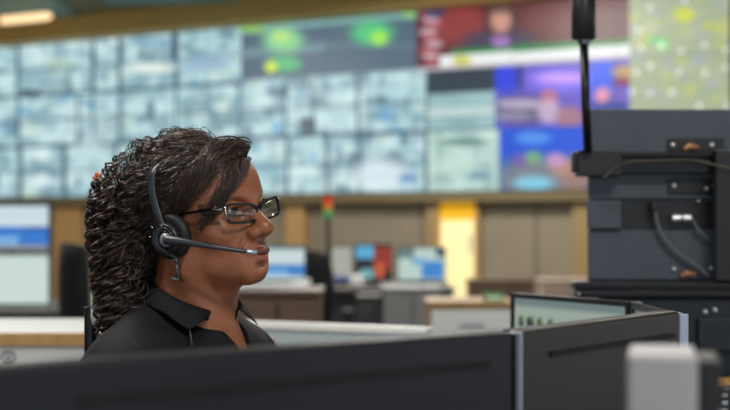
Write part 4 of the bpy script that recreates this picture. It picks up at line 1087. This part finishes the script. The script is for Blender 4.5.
# locks laid over the forehead and temple, following the head
def lock(path, n, width, amp, wl, lift=.004, rad=.00048, end=1.0):
    pts = []
    for (x, y) in path:
        p = hit(x, y, bv_body, lift); 
        if p is None: p = hw(hl(x, y, .02))
        pts.append(p)
    L0 = np.array([tuple(p) for p in bez(pts, 8)]); m = len(L0); r = r1
    T = np.gradient(L0, axis=0); T /= np.linalg.norm(T, axis=-1, keepdims=True)
    view = np.array([-.1, 1, 0.0]); S_ = np.cross(T, view); S_ /= np.linalg.norm(S_, axis=-1, keepdims=True)
    st = np.linalg.norm(np.diff(L0, axis=0), axis=1).mean(); s_ = np.arange(m) * st
    wprof = np.clip(np.linspace(1.0, end, m), 0, 2)
    allp = []
    for q in range(n):
        o = r.normal() * .5; dpt = abs(r.normal()) * .0025; ph_ = r.uniform(0, 1.2) + (q % 4) * 1.6; w0 = wl * r.uniform(.85, 1.15)
        P = L0 + S_ * (o * width * wprof)[:, None] - view[None] * dpt
        P = P + S_ * (amp * np.sin(2 * PI * s_ / w0 + ph_) * np.clip(s_ / .02, 0, 1))[:, None] - view[None] * (amp * .6 * (1 + np.cos(2 * PI * s_ / w0 + ph_)))[:, None]
        ct_ = r.uniform(.62, 1.0); ui = np.linspace(0, 1, m); P = np.stack([np.interp(ui * ct_, ui, P[:, q_]) for q_ in range(3)], 1)
        allp.append(P)
    add_strands(np.stack(allp), np.full(n, rad) * r.uniform(.8, 1.3, n), hair_cols(n, r))
lock([(246, 158), (241, 168), (233, 179), (224, 190), (217, 200), (211, 210), (205, 219), (199, 224), (192, 222)], 46, .009, .0030, .034, .004, end=.5)
lock([(244, 161), (241, 172), (234, 184), (226, 192), (219, 203), (214, 212)], 46, .009, .0026, .03, .004, end=.5)
lock([(238, 153), (232, 168), (229, 182), (223, 192), (217, 205), (210, 216), (204, 226), (197, 227)], 46, .011, .0030, .032, .004, end=.6)
lock([(244, 158), (234, 154), (218, 163), (204, 180), (192, 196), (175, 211)], 120, .013, .0028, .04, .009, end=.8)
lock([(244, 156), (225, 152), (206, 168), (190, 190), (176, 206), (162, 216)], 120, .014, .0025, .05, .011)
lock([(200, 204), (204, 212), (206, 220), (201, 228), (194, 226)], 16, .004, .002, .03, .004)
Vh = np.concatenate([Vc] + SV); Fh = np.concatenate([Fc] + [q + len(Vc) for q in SF])
hair = raw_obj('hair', Vh, Fh, M_hair, PX)
cc = np.concatenate([np.tile(l3((14, 11, 10))[None], (len(Vc), 1))] + SC)
a_ = hair.data.color_attributes.new('strand', 'FLOAT_COLOR', 'POINT'); a_.data.foreach_set('color', np.concatenate([cc, np.ones((len(cc), 1))], 1).ravel().astype(np.float32))
# hair clip at the back
cp_ = hw(hl(98, 180, .02)); mb = MB()
for k in range(7):
    a = k * 2 * PI / 7; mb.tube([cp_, cp_ + Vector((math.cos(a) * .006, -.004, math.sin(a) * .009)), cp_ + Vector((math.cos(a) * .009, .001, math.sin(a) * .013))], [.002, .0036, .0012], 8)
hc = obj('hair_clip', mb, mat('orange_clip', (206, 110, 70), .5), PX, smooth=True)
obj('clip_leaf', MB().tube([cp_ + Vector((0, 0, -.012)), cp_ + Vector((-.002, -.002, -.018)), cp_ + Vector((.001, 0, -.026))], [.002, .004, .001], 8), mat('green_leaf', (60, 120, 70), .5), hc, smooth=True)
for (x, y) in ((152.5, 227.5), (150.5, 237)):
    p = hw(hl(x, y, .087)); obj('ear_stud', MB().lathe([(.0002, -.0018), (.0016, -.001), (.0018, 0), (.0016, .001), (.0002, .0018)], p, 14), M_chrome, PX, smooth=True)

# ---- glasses
GL = thing('glasses', 'black rectangular glasses with silver hinges worn by the woman', 'glasses', hw((0, .10, .027)))
M_gl = mat('glossy_black_acetate', (5, 5, 6), .2, spec=.3); M_glass = bpy.data.materials.new('thin_lens'); M_glass.use_nodes = True
nt = M_glass.node_tree; nt.nodes.clear(); ou = nt.nodes.new('ShaderNodeOutputMaterial'); mx = nt.nodes.new('ShaderNodeMixShader'); tr = nt.nodes.new('ShaderNodeBsdfTransparent'); gl = nt.nodes.new('ShaderNodeBsdfGlossy')
mx.inputs[0].default_value = .07; gl.inputs['Roughness'].default_value = .03; tr.inputs['Color'].default_value = (.93, .94, .95, 1)
nt.links.new(tr.outputs[0], mx.inputs[1]); nt.links.new(gl.outputs[0], mx.inputs[2]); nt.links.new(mx.outputs[0], ou.inputs['Surface'])
def lens_pt(sx, a, b):    # a outward along the lens (-1..1), b up
    wr = .16; hwid, hh = .0300, .0132
    x = .0338 + a * hwid * math.cos(wr); y = .1032 - (a + .35) * hwid * math.sin(wr); z = .0215 + b * hh * (1 + .06 * a) + .002 * a
    return hw((sx * x, y, z + (-.10) * (y - .10)))
def rrect(n=40, p=4.5):
    out = []
    for k in range(n):
        t_ = 2 * PI * k / n; c, s_ = math.cos(t_), math.sin(t_); out.append((math.copysign(abs(c) ** (2 / p), c), math.copysign(abs(s_) ** (2 / p), s_)))
    return out
for sx in (1, -1):
    pts = [lens_pt(sx, a, b) for a, b in rrect()]
    e1 = (lens_pt(sx, 1, 0) - lens_pt(sx, -1, 0)).normalized(); e2 = (lens_pt(sx, 0, 1) - lens_pt(sx, 0, -1)).normalized(); nn = e1.cross(e2)
    if nn.dot(Vector(HM @ np.array([0, 1., 0]))) < 0: nn = -nn
    fr_ = obj('rim', MB().loop_sweep(pts, [(-.0019, -.0015), (.0019, -.0015), (.0019, .0015), (-.0019, .0015)], nn), M_gl, GL, bevel=.0006)
    inner = pts; mb = MB(); cen = sum(inner, Vector()) / len(inner); mb.add([cen] + inner, [(0, k + 1, (k + 1) % len(inner) + 1) for k in range(len(inner))])
    ln = obj('lens', mb, M_glass, GL, smooth=True); so = ln.modifiers.new('t', 'SOLIDIFY'); so.thickness = .0008
    h0 = lens_pt(sx, 1.02, .55); h1 = hw((sx * .0715, .083, .0335)); h2 = hw((sx * .0760, .04, .0300)); h3 = hw((sx * .0790, .0, .0265)); h4 = hw((sx * .079, -.012, .018))
    tm = obj('temple', MB().tube(bez([h0, h1, h2, h3, h4], 8), .0019, 8), M_gl, GL, smooth=True)
    obj('hinge', MB().tube([h0 + (h1 - h0) * .35, h1 + (h2 - h1) * .10], .0032, 10).tube([lens_pt(sx, 1.04, .75), lens_pt(sx, 1.04, -.55)], .0016, 8), M_chrome, tm, smooth=True)
obj('bridge', MB().tube(bez([lens_pt(1, -1, .45), hw((0, .1105, .0305)), lens_pt(-1, -1, .45)], 8), .0016, 8), M_gl, GL, smooth=True)
# ---- headset
HS = thing('headset', 'black telephone headset with boom microphone worn by the woman', 'headset', hw((.09, 0, 0)))
M_hs = mat('graphite_plastic', (56, 60, 68), .34); M_foam = mat('black_leatherette', (22, 21, 23), .55, bump=.2, scale=300)
MH = Matrix([list(r) for r in HM]); AX = MH @ Matrix.Rotation(PI / 2, 3, 'Y')      # lathe axis along her right
def hp(px, py, x): return hw(hl(px, py, x))
obj('ear_cushion', MB().lathe([(.0325, 0), (.0335, .005), (.0325, .011), (.029, .0145), (.020, .015), (.017, .0135)], hp(174, 236, .0775), 40, M=AX), M_foam, HS, smooth=True)
cc0 = hp(168.5, 239, .090)
obj('earpiece', MB().lathe([(.0235, 0), (.024, .006), (.0225, .0105), (.0195, .0120), (.0190, .0085), (.0150, .0080), (.0145, .0115), (.0100, .0130)], cc0, 44, M=AX), M_black, HS, smooth=True)
obj('trim_ring', MB().lathe([(.0186, .0090), (.0186, .0124), (.0170, .0128), (.0170, .0090)], cc0, 40, M=AX), M_hs, HS, smooth=True)
b0 = hp(166, 240, .1035)
obj('boom_hub', MB().lathe([(.0095, -.003), (.0098, .002), (.0080, .0045), (.004, .0055)], b0, 28, M=AX), mat('silver_plastic', (170, 174, 180), .3, metal=.4), HS, smooth=True)
bm = [hp(166, 240, .107), hp(178, 241, .106), hp(196, 244, .099), hp(215, 247, .086), hp(232, 249.5, .070), hp(246, 251.5, .056)]
P_ = bez(bm, 6); N_ = len(P_)
obj('boom', MB().tube(P_, [.0074 - .0040 * min(1, (i / N_) * 2.0) for i in range(N_)], 12), M_hs, HS, smooth=True)
obj('microphone', MB().tube([hp(245, 251.3, .057), hp(247, 251.6, .055), hp(255, 252.6, .047), hp(257, 252.8, .045)], [.0026, .0034, .0034, .0022], 12), M_silver, HS, smooth=True)
# headband: flat strip up from the earpiece over the crown
bp = [hp(164, 229, .098), hp(160, 221, .098), hp(155.5, 208, .096), hp(152, 193, .093), hp(151.5, 181, .089), hp(153, 171, .084)]
top_ = hl(153, 171, .084)
yk = math.sqrt(max(.05, 1 - (top_[1] / .094) ** 2))
bp += [hw(((.0725 * yk + .006) * math.cos(q), top_[1] * (1 - .25 * math.sin(q)), .052 + (.083 * yk + .006) * math.sin(q))) for q in (.75, 1.1, PI / 2, PI - 1.1, PI - .7, PI - .35)] + [hw((-.086, -.01, .03))]
Q = [np_(p) for p in bez(bp, 6)]; mb = MB(); vs = []; fs = []; fwd = HM @ np.array([0, 1., 0])
for i, p in enumerate(Q):
    t_ = Q[min(i + 1, len(Q) - 1)] - Q[max(i - 1, 0)]; t_ /= np.linalg.norm(t_); a = fwd - t_ * (fwd @ t_); a /= np.linalg.norm(a); b = np.cross(t_, a)
    wd = .0062 if i > 10 else .0050 + i * .00012
    for (u_, v_) in ((-1, -.6), (0, -1), (1, -.6), (1, .6), (0, 1), (-1, .6)): vs.append(p + a * u_ * wd + b * v_ * .0017)
for i in range(len(Q) - 1):
    for k in range(6): fs.append((i * 6 + k, i * 6 + (k + 1) % 6, i * 6 + 6 + (k + 1) % 6, i * 6 + 6 + k))
obj('headband', mb.add(vs, fs), M_hs, HS, smooth=True)
obj('temple_pad', MB().lathe([(.018, 0), (.019, .004), (.016, .009)], hw((-.094, -.01, .03)), 24, M=AX), M_foam, HS, smooth=True)
obj('yoke', MB().tube(bez([hp(163, 226, .101), hp(157, 236, .102), hp(159, 247, .102), hp(170, 254, .098), hp(176, 258, .092)], 6), .0030, 10), M_hs, HS, smooth=True)
obj('cord_clip', MB().tube([hp(175, 256, .088), hp(177, 262, .086)], .004, 10).tube([hp(177, 262, .086), hp(176.5, 278, .082)], .0015, 8).box(hp(175, 279, .082), (.011, .004, .004)), mat('smoke_chrome', (150, 160, 165), .2, metal=.7), HS, smooth=True)
cpts = [hp(178, 256, .088), hp(180, 266, .088), hp(181, 278, .088)]
for (x, y) in ((182.5, 292), (184, 305), (186, 320), (187.5, 335), (189, 350)):
    q = hit(x, y, bv_shirt, .010)
    if q is not None: 
        q = Vector(q); cpts.append(q)
obj('cord', MB().tube(bez(cpts, 8), .0014, 8), mat('brown_black_cord', (62, 54, 50), .4), HS, smooth=True)
if len(cpts) > 5: obj('cord_slider', MB().box(cpts[5] , (.006, .006, .008)), M_black, HS, bevel=.001)
# her chair
ct = chair_at('black office chair the woman sits on', bw(0, -.09, 0).x, bw(0, -.09, 0).y, math.atan2(Rb[1][1], Rb[0][1]) - PI / 2 + PI, .88, seat=.465)

q = bw(0, -.155, 0); hr = MB().box((q.x, q.y, 1.083), (.16, .045, .085), M=Rb)
obj('headrest', hr, mat('pale_grey_headrest', (206, 206, 202), .7, noise=.08, scale=40), ct, bevel=.022)
q = bw(0, -.24, 0); obj('headrest_post', MB().tube([(q.x, q.y, .9), (q.x, q.y, 1.07), (bw(0, -.195, 0).x, bw(0, -.195, 0).y, 1.085)], .011), M_black, ct)

# ------------------------------------------------------------------ light and camera
def area(name, loc, rot, sx, sy, power, col=(1, 1, 1)):
    l = bpy.data.lights.new(name, 'AREA'); l.shape = 'RECTANGLE'; l.size = sx; l.size_y = sy; l.energy = power; l.color = col
    o = bpy.data.objects.new(name, l); o.location = loc; o.rotation_euler = rot; C.objects.link(o); return o
fx = [(-1.6, 1.6, 34), (1.1, -.3, 92), (-1.5, 2.9, 60), (1.6, 4.6, 34), (-2.5, 8.4, 55), (1.5, 8.4, 55), (-5.0, 12.0, 230), (0.2, 11.2, 170)]  # fill fixtures added out of view to brighten her, the counter and the header
wherefx = ['above and left of the seated woman', 'over the camera side of the near desk', 'between the woman and the white counter', 'over the side desk', 'over the dark desk at left', 'over the distant grey desk', 'by the left end of the video wall', 'by the middle of the video wall']
for (x, y, p), wl in zip(fx, wherefx):
    t = thing('added_fill_light', 'added unseen rectangular ceiling light ' + wl, 'ceiling light', (x, y, 3.53), 'added unseen ceiling fill lights')
    mb = MB()
    for (dx, dy, sx, sy) in ((-.6, 0, .03, .33), (.6, 0, .03, .33), (0, -.15, 1.2, .03), (0, .15, 1.2, .03)): mb.box((x + dx, y + dy, 3.505), (sx, sy, .05))
    obj('frame', mb, M_grey, t)
    obj('diffuser', MB().box((x, y, 3.515), (1.17, .27, .02)), mat('fill_diffuser', (240, 238, 230), .5, emit=(255, 248, 235), estr=2.5), t)
    area('fill_lamp', (x, y, 3.49), (0, 0, 0), 1.15, .26, p, (1, .95, .87))
w = bpy.data.worlds.new('room_light'); bpy.context.scene.world = w; w.use_nodes = True
w.node_tree.nodes['Background'].inputs['Color'].default_value = (.82, .90, 1, 1); w.node_tree.nodes['Background'].inputs['Strength'].default_value = 1.1
cam = bpy.data.cameras.new('camera'); co = bpy.data.objects.new('camera', cam); C.objects.link(co)
co.location = (0, 0, CZ); co.rotation_euler = (PI / 2, 0, 0)
cam.sensor_width = 36; cam.lens = 70; cam.shift_y = 21 / 730; cam.clip_start = .05; cam.clip_end = 100
cam.dof.use_dof = True; cam.dof.focus_distance = 2.02; cam.dof.aperture_fstop = 4.0
sc = bpy.context.scene; sc.camera = co
sc.view_settings.view_transform = 'Standard'; sc.view_settings.look = 'None'; sc.view_settings.gamma = 1; sc.view_settings.exposure = 0.0
sc.view_settings.use_curve_mapping = False
